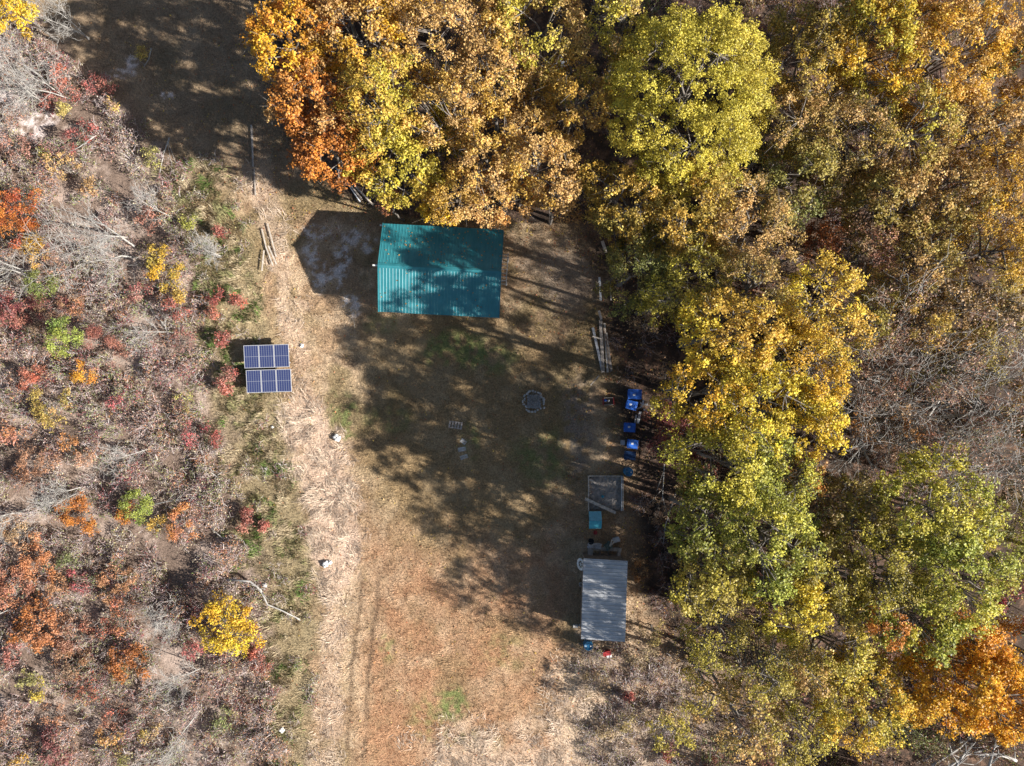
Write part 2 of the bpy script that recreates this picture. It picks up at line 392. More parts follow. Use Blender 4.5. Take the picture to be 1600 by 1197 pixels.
def dens_b(x, y): return (.15 + .85 * sstep(.34, .52, fbm(x, y, 45, 5, 3))) * sstep(-10, 30, edge(EDGE_B, y) - x)
TW = np.array([[.42, .35, .34], [.50, .44, .42], [.32, .24, .24], [.30, .20, .20], [.58, .53, .51]])
rg = np.random.default_rng(21)
tw1, lf1 = mounds(2300, -60, 470, -60, 1260, dens_b, (.45, 1.2), (.35, 1.9), 26, 190, rg, PAL, TW)
def dens_w(x, y): return sstep(-60, 20, edge(EDGE_B, y) + 60 - x) * sstep(0, 30, x - edge(EDGE_B, y) + 10) * .6 * sstep(180, 260, y)
tw2, lf2 = mounds(500, 150, 520, 150, 1240, dens_w, (.3, .7), (.15, .6), 14, 70, rg, PAL[[2, 5, 3, 2, 0]], TW)
V, F, C = merge([tw1, tw2]); tag(link('thicket_twigs', np_mesh('thicket_twigs', V, F, C), M_TWIG), 'tangled bare grey and brown twigs of the thicket left of the clearing', 'undergrowth', kind='stuff')
V, F, C = merge([lf1, lf2]); tag(link('thicket_leaves', np_mesh('thicket_leaves', V, F, C), M_LEAF), 'small maroon, rust and olive leaves scattered through the left thicket', 'undergrowth', kind='stuff')
# woodland edge and floor
WP = np.array([[.30, .16, .09], [.24, .13, .10], [.20, .07, .06], [.33, .22, .14], [.16, .10, .06]])
SP = np.array([[.34, .27, .15], [.26, .25, .09], [.40, .30, .20], [.34, .17, .12], [.33, .30, .12]])
def dens_f(x, y): return sstep(-15, 25, x - edge(EDGE_F, y)) * (.3 + .7 * sstep(.4, .5, fbm(x, y, 40, 3, 3))) * (1 - ((x < 975) & (y > 440) & (y < 880)) * .75) * np.where((y < 500) & (x < 940), .25, 1) * (~((np.abs(x-1000)<26)&(y>590)&(y<720))) 
tw3, lf3 = mounds(1500, 520, 1560, -20, 1220, dens_f, (.3, .95), (.15, 1.4), 15, 80, rg, WP, TW * .8)
def dens_s(x, y): return sstep(985, 1030, y) * sstep(890, 960, x) * (1 - sstep(1060, 1120, x)) * .65
tw4, lf4 = mounds(420, 860, 1120, 980, 1240, dens_s, (.3, .8), (.2, .9), 26, 60, rg, SP, TW)
V, F, C = merge([tw3, tw4]); tag(link('woodland_twigs', np_mesh('woodland_twigs', V, F, C), M_TWIG), 'bare brown twigs of the brush along the edge of the woods', 'undergrowth', kind='stuff')
V, F, C = merge([lf3, lf4]); tag(link('woodland_leaves', np_mesh('woodland_leaves', V, F, C), M_LEAF), 'brown and russet leaves of the low brush on the woodland floor', 'undergrowth', kind='stuff')

UP = np.array([[.26, .17, .08], [.22, .20, .06], [.22, .11, .06], [.18, .20, .06], [.32, .22, .10], [.24, .09, .06], [.18, .13, .08]])
def dens_u(x, y):
    d = sstep(1035, 1090, x + (fbm(x, y, 60, 2) - .5) * 60) + sstep(430, 520, x) * (1 - sstep(150, 200, y)) * .7
    return np.clip(d, 0, 1) * np.maximum(.06 + .94 * sstep(.46, .52, fbm(x, y, 50, 6, 3)), .7 * ((x > 1050) & (x < 1190) & (y > 400) & (y < 960)))
tw5, lf5 = mounds(1100, 400, 1560, -60, 1240, dens_u, (.7, 1.5), (1.2, 5.2), 26, 520, np.random.default_rng(31), UP, TW * .55, .115, .014)
tag(link('understory_stems', np_mesh('understory_stems', *tw5), M_TWIG), 'thin stems of the young growth under the trees', 'undergrowth', kind='stuff')
tag(link('understory_leaves', np_mesh('understory_leaves', *lf5), M_LEAF), 'brown and olive leaves of the young growth filling the gaps under the trees', 'undergrowth', kind='stuff')

# ------------------------------------------------------------------ trees
def lin(c): return np.array(c, float)
GOLD = lin([.70, .41, .04]); ORG = lin([.66, .27, .05]); RUST = lin([.42, .16, .045]); TAN = lin([.62, .39, .15]); YG = lin([.54, .46, .065])
GRN = lin([.31, .34, .06]); OLV = lin([.38, .30, .07]); YEL = lin([.74, .56, .06]); BRN = lin([.38, .25, .13]); PNK = lin([.46, .21, .14]); RED = lin([.40, .07, .06])
PEACH = lin([.55, .25, .12]); MAR = lin([.25, .07, .075]); DGR = lin([.21, .22, .06]); BOR = lin([.80, .36, .03]); AMB = lin([.66, .42, .08]); LIME = lin([.37, .40, .05]); CORAL = lin([.56, .13, .07]); MAG = lin([.48, .08, .10]); CED = lin([.17, .24, .06]); LTG = lin([.38,.41,.08])

def crown_mesh(r, rz, A, B, rg, dens=1.0, lsize=.11, under=-.35, floor=None):
    """foliage around the origin; +z up"""
    ph = rg.uniform(0, 6.28, 4)
    nc = max(8, int(15.5 * min(1.0, dens) * r * r * (0.6 + .4 * rz / r) ))
    u = rg.uniform(under, 1, nc); th = rg.uniform(0, 2 * math.pi, nc)
    lob = 1 + (.16 * np.sin(2 * th + ph[0]) + .12 * np.sin(3 * th + ph[1]) + .09 * np.sin(5 * th + ph[2])) * (.3 if r > 3.9 else 1)
    s = np.sqrt(1 - u * u); f = rg.uniform(.62, 1.06, nc) ** .7
    C = np.stack([np.cos(th) * s * r * lob * f, np.sin(th) * s * r * lob * f, u * rz * f], 1)
    cr = rg.uniform(.34, .66, nc) * min(1.0, .45 + r * .25)
    nt_ = 13
    T = np.repeat(C, nt_, 0); d = rg.normal(0, 1, (nc * nt_, 3)); d /= np.linalg.norm(d, axis=1, keepdims=True)
    d[:, 2] = np.where(d[:, 2] < -.2, -d[:, 2] * .6, d[:, 2])
    T = T + d * (np.repeat(cr, nt_) * rg.uniform(.45, 1.05, nc * nt_))[:, None] * np.array([1, 1, .75])
    nl = max(3, int(12 * dens))
    L = np.repeat(T, nl, 0) + rg.normal(0, .085, (len(T) * nl, 3))
    out = np.repeat(d, nl, 0)
    Nn = rg.normal(0, .75, L.shape) + out * .55 + np.array([0.1, 0, .75])
    V, F = leaf_quads(L, Nn, lsize, rg)
    cm = np.clip(fbm(C[:, 0] + 50 * ph[0], C[:, 1] + C[:, 2] * .5, 2.2, 3, 3) * 2.6 - .8 + rg.normal(0, .22, nc), 0, 1)
    cm = np.repeat(cm, nt_ * nl); tm = np.repeat(rg.normal(0, .16, len(T)), nl)
    t_ = np.clip(cm + tm + rg.normal(0, .12, len(L)), 0, 1)[:, None]
    br = (np.repeat(rg.uniform(.72, 1.22, nc), nt_ * nl) * rg.uniform(.6, 1.4, len(L)))[:, None]
    col = (A * (1 - t_) + B * t_) * br
    od = rg.random(len(L)) < .05; col[od] = col[od] * .35 + .02
    return V, F, col, C

def limb_mesh(h, r, rz, zc, C, rg, trunk_r, twigs=1.0, droop=0.0):
    """trunk from z=0 to the crown, limbs and branches reaching the clumps (crown centre at zc)"""
    P0, P1, R0, R1 = [], [], [], []
    def seg(a, b, r0, r1): P0.append(a); P1.append(b); R0.append(r0); R1.append(r1)
    top = np.array([rg.normal(0, .2), rg.normal(0, .2), zc + rz * .25]); n = 6; prev = np.zeros(3); pr = trunk_r * 1.25
    tp = [prev]
    for i in range(1, n + 1):
        q = i / n; p = top * q + np.array([rg.normal(0, .06), rg.normal(0, .06), 0]); rr = trunk_r * (1 - .65 * q); seg(prev, p, pr, rr); prev, pr = p, rr; tp.append(p)
    tp = np.array(tp)
    nm = 9; joints = []
    for i in range(nm):
        z0 = rg.uniform(max(.25, (zc - rz) / top[2] * .9), .98); k = z0 * n; i0 = min(int(k), n - 1); st = tp[i0] + (tp[i0 + 1] - tp[i0]) * (k - i0)
        tgt = C[rg.integers(0, len(C))] * .72 + np.array([0, 0, zc]); md = (st + tgt) / 2 + rg.normal(0, .15, 3) + np.array([0, 0, .12])
        ra = trunk_r * .42; seg(st, md, ra, ra * .7); seg(md, tgt, ra * .7, ra * .35); joints += [md, tgt, (md + tgt) / 2]
    joints += list(tp[3:]); J = np.array(joints)
    for c in C[: min(90, len(C))]:
        g = c + np.array([0, 0, zc]); d = np.linalg.norm(J - g, axis=1); j = J[int(np.argmin(d))]
        md = (j + g) / 2 + rg.normal(0, .1, 3); ra = min(.035, trunk_r * .25); seg(j, md, ra, ra * .7); seg(md, g, ra * .7, ra * .4)
        for _ in range(3):
            e = g + rg.normal(0, .38, 3); seg(g, e, ra * .4, ra * .15)
    return segs_mesh(np.array(P0), np.array(P1), np.array(R0), np.array(R1), 6)

def tree(px, py, rpx, h, A, B, label, name='oak_tree', cat='tree', group=None, dens=1.0, rzf=.85, seed=None, flat=1.0, bark=None, lsize=.11, under=-.35, edge_low=False):
    """px,py,rpx: where the crown's middle shows in the photograph, h: height of its top"""
    rg = np.random.default_rng(seed if seed is not None else int(px * 7 + py * 13 + rpx))
    r0 = rpx / PPM * (1 - h * .8 / H) * (1.16 if h > 6 else 1.0); rz = min(r0 * rzf * (1.18 if edge_low else 1), h * .48); zc = h - rz
    k = (1 - (zc + rz * .3) / H) / PPM
    X = (px - 800) * k; Y = (598.5 - py) * k
    V, F, Cc, C = crown_mesh(r0 * .92, rz, A, B, rg, dens, lsize * rg.uniform(.85, 1.25), under)
    root = empty(name, (X, Y, float(gz(np.array(X), np.array(Y))) - .02), 0, label=label, cat=cat, group=group)
    V[:, 2] = np.maximum(V[:, 2], -zc + .04)
    cr = link('crown' if h > 3 else 'foliage', np_mesh('crown', V, F, Cc), M_LEAF, root); cr.location = (0, 0, zc)
    C2 = C.copy(); C2[:, 2] = np.maximum(C2[:, 2], -zc + .1)
    Vt, Ft = limb_mesh(h, r0, rz, zc, C2, rg, .03 + .010 * h, 1.0)
    link('trunk' if h > 3 else 'stem', np_mesh('trunk', Vt, Ft, smooth=True), bark or M_BARK, root)
    return root

def bare_tree(px, py, rpx, h, label, name='bare_tree', leaf=None, nl=0, seed=None, tr=None, base_px=True, spread=1.0, group=None, lean=(0, 0)):
    """px,py: where the trunk's foot shows; rpx: real spread in ground pixels"""
    rg = np.random.default_rng(seed if seed is not None else int(px * 3 + py * 11))
    g = P(px, py); r = rpx / PPM
    root = empty(name, (g.x, g.y, float(gz(np.array(g.x), np.array(g.y))) - .02), 0, label=label, cat='tree', group=group)
    tr = tr or (.03 + .011 * h)
    P0, P1, R0, R1 = [], [], [], []; T0, T1, S0, S1 = [], [], [], []; tips = []
    def grow(p, d, L, ra, lev):
        n = 4; q = p
        for i in range(n):
            d = d + rg.normal(0, .10 + .05 * lev, 3); d[2] += .05; d /= np.linalg.norm(d); e = q + d * L / n
            a = (P0, P1, R0, R1) if lev == 0 else (T0, T1, S0, S1)
            rr = ra * (1 - .2 * i); r2 = ra * (1 - .2 * (i + 1))
            a[0].append(q); a[1].append(e); a[2].append(rr); a[3].append(max(r2, .009 if h > 8 else .007)); q = e
            if lev < 3:
                for _ in range([3, 2, 1][lev] if i > 0 or lev > 0 else 1):
                    o = rg.normal(0, 1, 3); o -= o.dot(d) * d; o /= np.linalg.norm(o)
                    nd = d * rg.uniform(.6, 1.1) + o * .75 * spread; nd /= np.linalg.norm(nd)
                    grow(q, nd, L * rg.uniform(.32, .55), max(r2 * .55, .013 if h > 8 else .010), lev + 1)
        tips.append(q)
    nst = 1 if rg.random() < .5 else 2
    for s in range(nst):
        d = np.array([lean[0] + rg.normal(0, .12), lean[1] + rg.normal(0, .12), 1.0]); d /= np.linalg.norm(d)
        grow(np.array([rg.normal(0, .1) * s, rg.normal(0, .1) * s, 0]), d, h * rg.uniform(.85, 1.0), tr, 0)
    Vt, Ft = segs_mesh(P0, P1, R0, R1, 6); link('trunk', np_mesh('trunk', Vt, Ft, smooth=True), M_PALEBARK, root)
    Vt, Ft = segs_mesh(T0, T1, S0, S1, 3); link('branches', np_mesh('branches', Vt, Ft), M_PALEBARK, root)
    if leaf is not None and nl:
        A = np.array(T1); hot = rg.integers(0, len(A), 45); nl = int(nl * .55); src = A[hot[rg.integers(0, 45, nl)]] + rg.normal(0, .26, (nl, 3))
        V, F = leaf_quads(src, rg.normal(0, 1, (nl, 3)) + np.array([0, 0, .8]), .11, rg)
        col = leaf[rg.integers(0, len(leaf), nl)] * rg.uniform(.6, 1.4, (nl, 1))
        link('foliage', np_mesh('foliage', V, F, col), M_LEAF, root)
    return root

TREES = [
 # px, py, r, height, colour A, colour B, label, density
 (450, 55, 62, 11.5, ORG, GOLD, 'orange oak at the top edge, leftmost of the big crowns above the green roof', 1.0),
 (487, 148, 60, 10.5, ORG, TAN, 'orange oak with a ragged left side, beside the shaded grass above the pale boards', 1.0),
 (508, 222, 58, 9.5, RUST, ORG, 'rust brown oak crown shading the long grey pipes northwest of the green building', 1.1),
 (560, 58, 68, 11.5, GOLD, TAN, 'golden orange oak, second big crown from the left along the top edge', 1.0),
 (588, 150, 64, 11.5, AMB, YG, 'yellow and green oak between the rust crown and the bare-topped gap', 1.0),
 (628, 245, 68, 9.5, AMB, YG, 'bright yellow oak whose lower boughs reach toward the green roof', 1.05),
 (680, 62, 72, 11.5, TAN, AMB, 'tan and gold oak along the top edge with bare twigs showing in its middle', .85),
 (700, 165, 62, 11.0, AMB, TAN, 'amber oak in the middle of the group north of the green roof', .9),
 (770, 105, 68, 11.5, TAN, AMB, 'tan orange oak left of the grey plank walkway in the woods', 1.0),
 (765, 225, 68, 10.5, TAN, AMB, 'pinkish tan oak directly north of the right half of the green roof', .95),
 (850, 45, 78, 12.0, YG, TAN, 'pale yellow tan oak on the top edge above the grey plank walkway', 1.0),
 (838, 245, 64, 10.5, AMB, TAN, 'amber tan oak northeast of the green building, left of the dark gap', 1.0),
 (900, 150, 52, 11.0, TAN, AMB, 'narrow tan oak bordering the dark gap left of the largest round crown', 1.0),
 (868, 312, 36, 7.5, RUST, TAN, 'small rust coloured oak at the northeast corner of the clearing', .9),
 (790, 305, 44, 8.0, TAN, ORG, 'tan orange low oak hanging just above the top right end of the green roof', .9),
 (715, 300, 42, 8.5, AMB, TAN, 'small amber oak just above the middle of the green roof', .95),
 (680, 326, 24, 6.6, GOLD, YEL, 'small golden tree whose leaves overhang the upper eave of the green roof', 1.0),
 (612, 316, 22, 5.5, PNK, RUST, 'small pinkish russet tree above the upper left corner of the green roof', .9),
 (1080, 150, 130, 14.5, YG, lin([.62, .50, .08]), 'huge round yellow-green oak crown, the largest single crown in the woods', 1.5),
 (972, 30, 40, 12.5, TAN, YG, 'small tan crown on the top edge at the upper left of the largest round crown', .9),
 (1290, 80, 78, 12.0, AMB, OLV, 'brown and olive oak to the upper right of the largest round crown', .9),
 (1375, 62, 62, 13.0, YG, GOLD, 'yellow olive oak on the top edge, left of the bright golden crown', 1.0),
 (1490, 75, 84, 13.5, GOLD, TAN, 'bright golden orange oak near the upper right corner', 1.05),
 (1440, 20, 40, 12.0, BRN, ORG, 'reddish brown oak on the top edge between two golden crowns', .9),
 (1248, 190, 48, 11.5, TAN, OLV, 'small tan oak touching the right side of the largest round crown', .9),
 (1330, 215, 70, 11.5, OLV, TAN, 'olive brown oak below the yellow olive crown on the right', .85),
 (1430, 205, 66, 12.5, TAN, YG, 'pale tan oak below the bright golden crown', .9),
 (1545, 205, 58, 12.0, TAN, AMB, 'amber tan oak at the right edge below the green pine', .85),
 (1585, 295, 62, 13.0, GOLD, TAN, 'golden tan oak cut by the right edge, a quarter of the way down', .9),
 (1252, 278, 58, 11.0, OLV, DGR, 'dark olive oak at the lower right of the largest round crown', .85),
 (1490, 300, 66, 12.0, TAN, OLV, 'tan olive oak in the middle of the upper right woods', .85),
 (1395, 320, 66, 11.5, OLV, TAN, 'mottled olive oak above the small dark red tree', .85),
 (1290, 378, 28, 9.0, RUST, RED, 'small dark red tree in a gap above the golden crowns', 1.0),
 (1345, 400, 48, 10.5, BRN, PNK, 'thin brownish pink oak right of the small dark red tree', .6),
 (1440, 415, 66, 11.5, OLV, TAN, 'olive tan oak above the thin brown crown on the right', .8),
 (1560, 400, 62, 12.5, GOLD, OLV, 'golden olive oak at the right edge, a third of the way down', .85),
 (1500, 480, 60, 11.0, TAN, BRN, 'brown oak above the grey leafless trees on the right', .65),
 (1575, 500, 48, 11.5, BRN, OLV, 'brown olive oak at the right edge above the grey leafless trees', .7),
 (985, 318, 62, 10.5, OLV, AMB, 'dark olive oak at the left end of the crowns below the largest round one', .95),
 (1080, 330, 74, 11.5, OLV, AMB, 'olive yellow oak tucked under the lower edge of the largest round crown', .9),
 (1175, 345, 68, 12.0, OLV, TAN, 'olive and tan oak below right of the largest round crown', .9),
 (1000, 415, 60, 10.0, OLV, DGR, 'dark olive oak overhanging the upper end of the lumber pile', .95),
 (1095, 425, 58, 11.5, OLV, YG, 'olive oak above the left golden crown', .9),
 (1045, 462, 40, 10.0, OLV, YG, 'low olive oak with dark shade under its lower left side', .9),
 (1190, 445, 44, 12.0, OLV, TAN, 'small olive crown between the two golden crowns and the largest round one', .85),
 (1150, 520, 76, 13.0, AMB, YEL, 'golden yellow oak, left one of the two brightest golden crowns', 1.05),
 (1298, 480, 60, 13.0, AMB, YEL, 'golden yellow oak, right one of the two brightest golden crowns', 1.05),
 (1265, 570, 66, 12.5, GOLD, YG, 'gold and green oak directly below the right brightest golden crown', 1.0),
 (1115, 612, 64, 12.5, GOLD, YG, 'golden oak right of the blue bins at the edge of the woods', 1.0),
 (1200, 635, 66, 13.0, YEL, YG, 'yellow oak in the middle of the golden group, right of the one by the bins', 1.0),
 (1275, 650, 48, 12.0, GOLD, YEL, 'small golden oak at the left side of the grey leafless trees', 1.0),
 (1150, 728, 74, 12.5, YG, GRN, 'yellow-green oak level with the wooden sandbox', 1.0),
 (1225, 755, 48, 12.0, GRN, YG, 'green oak with a tan fringe left of the dark gap in the right woods', .95),
 (1262, 742, 26, 10.5, TAN, ORG, 'small tan tree at the right fringe of the yellow-green crowns', .8),
 (1205, 845, 72, 12.5, YG, LTG, 'bright yellow-green oak, second from the clearing at the height of the blue dog house', 1.0),
 (1122, 832, 58, 11.5, GRN, OLV, 'dark green oak nearest to the right of the blue dog house', 1.0),
 (1120, 905, 56, 11.0, OLV, YG, 'olive oak nearest to the right of the grey shed', .9),
 (1330, 800, 50, 11.0, OLV, BRN, 'dull olive oak left of the large light green crown', .8),
 (1470, 800, 84, 13.0, LTG, YG, 'large light green oak below the grey leafless trees', 1.0),
 (1385, 870, 72, 12.0, YG, OLV, 'yellow-green oak at the lower left of the large light green crown', .95),
 (1510, 895, 70, 13.0, LTG, YG, 'light green oak near the right edge, below the large light green crown', 1.0),
 (1430, 965, 66, 12.0, YG, GRN, 'green oak with an orange fringe above the bright orange crown', 1.0),
 (1290, 900, 56, 11.5, OLV, YG, 'olive yellow oak in the middle of the lower right woods', .9),
 (1240, 945, 58, 11.5, YEL, YG, 'yellow oak right of the grey shed, second row from the clearing', .95),
 (1398, 985, 24, 11.5, RUST, ORG, 'small rust red crown in the lower right woods', 1.0),
 (1130, 985, 58, 9.5, OLV, YG, 'thin olive oak below right of the grey shed', .75),
 (1205, 1040, 66, 10.0, YG, OLV, 'thin yellow-green oak with bare limbs showing, lower right of the shed', .7),
 (1305, 1020, 66, 11.0, YG, TAN, 'yellow tan oak left of the bright orange crown', .8),
 (1110, 1075, 44, 7.0, YG, TAN, 'sparse yellow sapling tree at the edge of the tan brush, lower right', .55),
 (1165, 1130, 60, 9.5, OLV, TAN, 'sparse olive tan oak near the bottom edge, right of the sapling', .6),
 (1260, 1130, 62, 9.5, YG, OLV, 'yellow olive oak on the bottom edge, second from the sparse one', .75),
 (1355, 1105, 66, 11.0, YG, GOLD, 'yellow-green oak on the bottom edge left of the dark gap and dead limbs', .95),
 (1500, 1070, 70, 11.5, BOR, GOLD, 'bright orange maple in the lower right corner, the left one of two', 1.1),
 (1568, 1095, 66, 11.5, BOR, GOLD, 'bright orange maple cut by the right edge near the bottom corner', 1.1),
 (1530, 1010, 38, 10.5, BOR, ORG, 'small orange maple just under the light green crown at right', 1.0),
 (1590, 940, 26, 9.0, MAR, RED, 'small dark red tree at the right edge above the orange maples', .9),
 (1055, 1150, 34, 5.0, OLV, YG, 'small leafy sapling on the bottom edge at the left fringe of the woods', .6),
 (1060, 700, 38, 6.0, RUST, MAR, 'small dark russet tree between the blue bins and the green crowns', .7),
 (1570, 790, 44, 8.0, DGR, BRN, 'dark green low tree in the shade at the right edge', .7),
 (1360, 500, 44, 10.0, OLV, YG, 'small olive tree right of the two brightest golden crowns', .8),
 (12, 6, 42, 6.0, YEL, GOLD, 'yellow tree cut off by the upper left corner of the photo', 1.0),
 (1235, 20, 50, 8.0, BRN, MAR, 'low brown tree on the top edge right of the largest round crown', .5),
 (1455, 700, 46, 9.0, BRN, PNK, 'thin brown tree in the lower part of the grey leafless group', .4),
 (1435, 505, 46, 10.5, OLV, AMB, 'olive amber oak bordering the top of the grey leafless group', .8),
 (1535, 545, 48, 10.5, OLV, BRN, 'olive brown oak at the upper right of the grey leafless group', .75),
 (1395, 565, 40, 9.5, PNK, BRN, 'thin mauve brown tree at the upper left of the grey leafless group', .45),
 (1450, 590, 30, 8.5, OLV, YG, 'small yellow-green tree inside the grey leafless group', .5),
 (1395, 660, 40, 9.5, BRN, ORG, 'thin rusty tree at the left side of the grey leafless group', .45),
 (1500, 570, 36, 10.0, BRN, OLV, 'small brown olive tree at the upper side of the grey leafless group', .55),
 (1560, 640, 40, 9.5, PNK, TAN, 'thin pinkish tree at the right edge inside the grey leafless group', .35),
 # beyond the frame: their shade and crowns border the picture
 (500, -70, 80, 12.0, ORG, TAN, 'orange oak just beyond the top edge, left', .8), (640, -75, 80, 12.0, TAN, GOLD, 'tan oak just beyond the top edge, middle left', .8),
 (790, -75, 85, 12.0, TAN, YG, 'tan oak just beyond the top edge, middle', .8), (1400, -70, 85, 13.0, GOLD, TAN, 'golden oak just beyond the top edge, right', .8),
 (1680, 100, 85, 13.0, GOLD, TAN, 'golden oak just beyond the right edge, top', .8), (1690, 420, 80, 13.0, TAN, OLV, 'tan oak just beyond the right edge, upper middle', .8),
 (1700, 650, 85, 13.0, TAN, OLV, 'unseen olive tan oak added for shade beyond the right edge, middle', 1.0), (1700, 760, 70, 12.0, OLV, BRN, 'unseen brown olive oak added for shade beyond the right edge, below the middle', .9), (1700, 240, 75, 13.0, TAN, GOLD, 'unseen golden tan oak added for shade beyond the right edge, upper quarter', .9),  # unseen oaks added to put shade on the woodland floor
 (1690, 880, 80, 12.0, YG, GRN, 'green oak just beyond the right edge, lower middle', .8), (1680, 1060, 80, 12.0, ORG, GOLD, 'orange maple just beyond the right edge, bottom', .8),
]
for (x, y, r, h, A, B, lb, dn) in TREES:
    off = 'beyond the' in lb
    sp = 'maple_tree' if 'maple' in lb else ('sapling' if 'sapling' in lb else 'oak_tree')
    if x > 1040 and y > 430 and h > 8 and not off: h += 1.3 + (.5 if 960 < y < 1080 and x < 1400 else 0)
    if h > 7 and x < 960 and not off: dn *= .9
    if x > 1040 and y > 430 and not off: dn *= .86
    tree(x, y, r, h, A, B, lb, name=sp, dens=dn, group='autumn trees of the woods', rzf=.9 if r > 50 else 1.1, edge_low=x > 960, under=-.1 if r > 100 else (-.75 if x > 960 else -.4))
# evergreen
tree(1575, 80, 26, 9, DGR, CED, 'green pine tree at the upper right corner beside the golden crown', name='pine_tree', dens=1.2, rzf=1.6, lsize=.1)

GL = np.array([[.42, .24, .16], [.36, .20, .15], [.46, .32, .18], [.26, .15, .11]])
BARE = [
 (1235, 600, 60, 11, 'grey leafless tree right of the golden crowns, foot hidden in the dark gap', 5000),
 (1365, 640, 60, 12.0, 'pale grey leafless tree near the right edge in the bare group', 1500),
 (1250, 660, 60, 11, 'leafless tree with thin pinkish leaves above the dull olive crown', 5500),
 (1410, 660, 60, 11.5, 'bare silver tree at the right edge above the light green crown', 1200),
 (1330, 680, 60, 10.5, 'leafless grey tree whose limbs touch the large light green crown', 2000),
 (1420, 590, 60, 10.5, 'silvery bare tree with limbs crossing the right edge at mid height', 1200),
]
for (x, y, r, h, lb, nl) in BARE: bare_tree(x, y, r, h, lb, leaf=GL, nl=nl, group='leafless trees in the right woods', spread=1.15)
LEFT_BARE = [
 (212, 402, 50, 6.8, 'pale grey bare tree leaning out over the thicket, left of the round gold bush', 0, (-.05, .0)),
 (200, 372, 30, 6.0, 'thin pale bare sapling beside the larger grey bare tree in the thicket', 0, (-.1, .05)),
 (275, 345, 20, 3.5, 'slim pale bare stem standing between the weeds north of the gold bush', 0, (-.2, .1)),
 (62, 435, 40, 6.0, 'grey bare tree with arching twigs near the left edge above the cedars', 0, (0, .05)),
 (112, 155, 14, 5.0, 'grey bare trunk in the upper left thicket beside the red leaves', 0, (-.05, 0)),
 (68, 160, 14, 5.5, 'second grey bare trunk in the upper left, nearer to the edge', 0, (-.05, .03)),
 (140, 60, 30, 4.0, 'dark forked bare sapling near the yellow corner tree', 0, (0, 0)),
 (316, 1105, 40, 5.0, 'white-twigged bare sapling in the lower thicket, left of the fallen branches', 0, (-.05, -.05)),
 (320, 1040, 24, 4.0, 'silvery bare sapling just below the large gold bush', 0, (0, -.1)),
 (240, 700, 40, 3.2, 'wide grey bare bush in the middle of the left thicket', 0, (-.2, 0)),
 (275, 520, 30, 3.5, 'grey bare stems above the white panel, next to the red vine', 0, (-.3, .2)),
 (140, 760, 40, 3.5, 'grey bare bush left of the lowest cedar', 0, (-.2, -.1)),
 (40, 800, 30, 4.0, 'thin bare sapling near the left edge at two thirds of the height', 0, (0, -.1)),
 (290, 950, 30, 3.2, 'dark twiggy bush above the large gold bush', 0, (0, -.1)),
 (20, 950, 25, 4.0, 'thin bare sapling among the peach bushes at the left edge', 0, (0, 0)),
 (345, 400, 20, 3.0, 'thin bare stem rising from the weeds right of the gold bush', 0, (-.1, .1)),
]
for (x, y, r, h, lb, nl, ln) in LEFT_BARE: bare_tree(x, y, r, h, lb, name='bare_sapling', group='bare saplings in the thicket', lean=ln, tr=.022 + .006 * h)

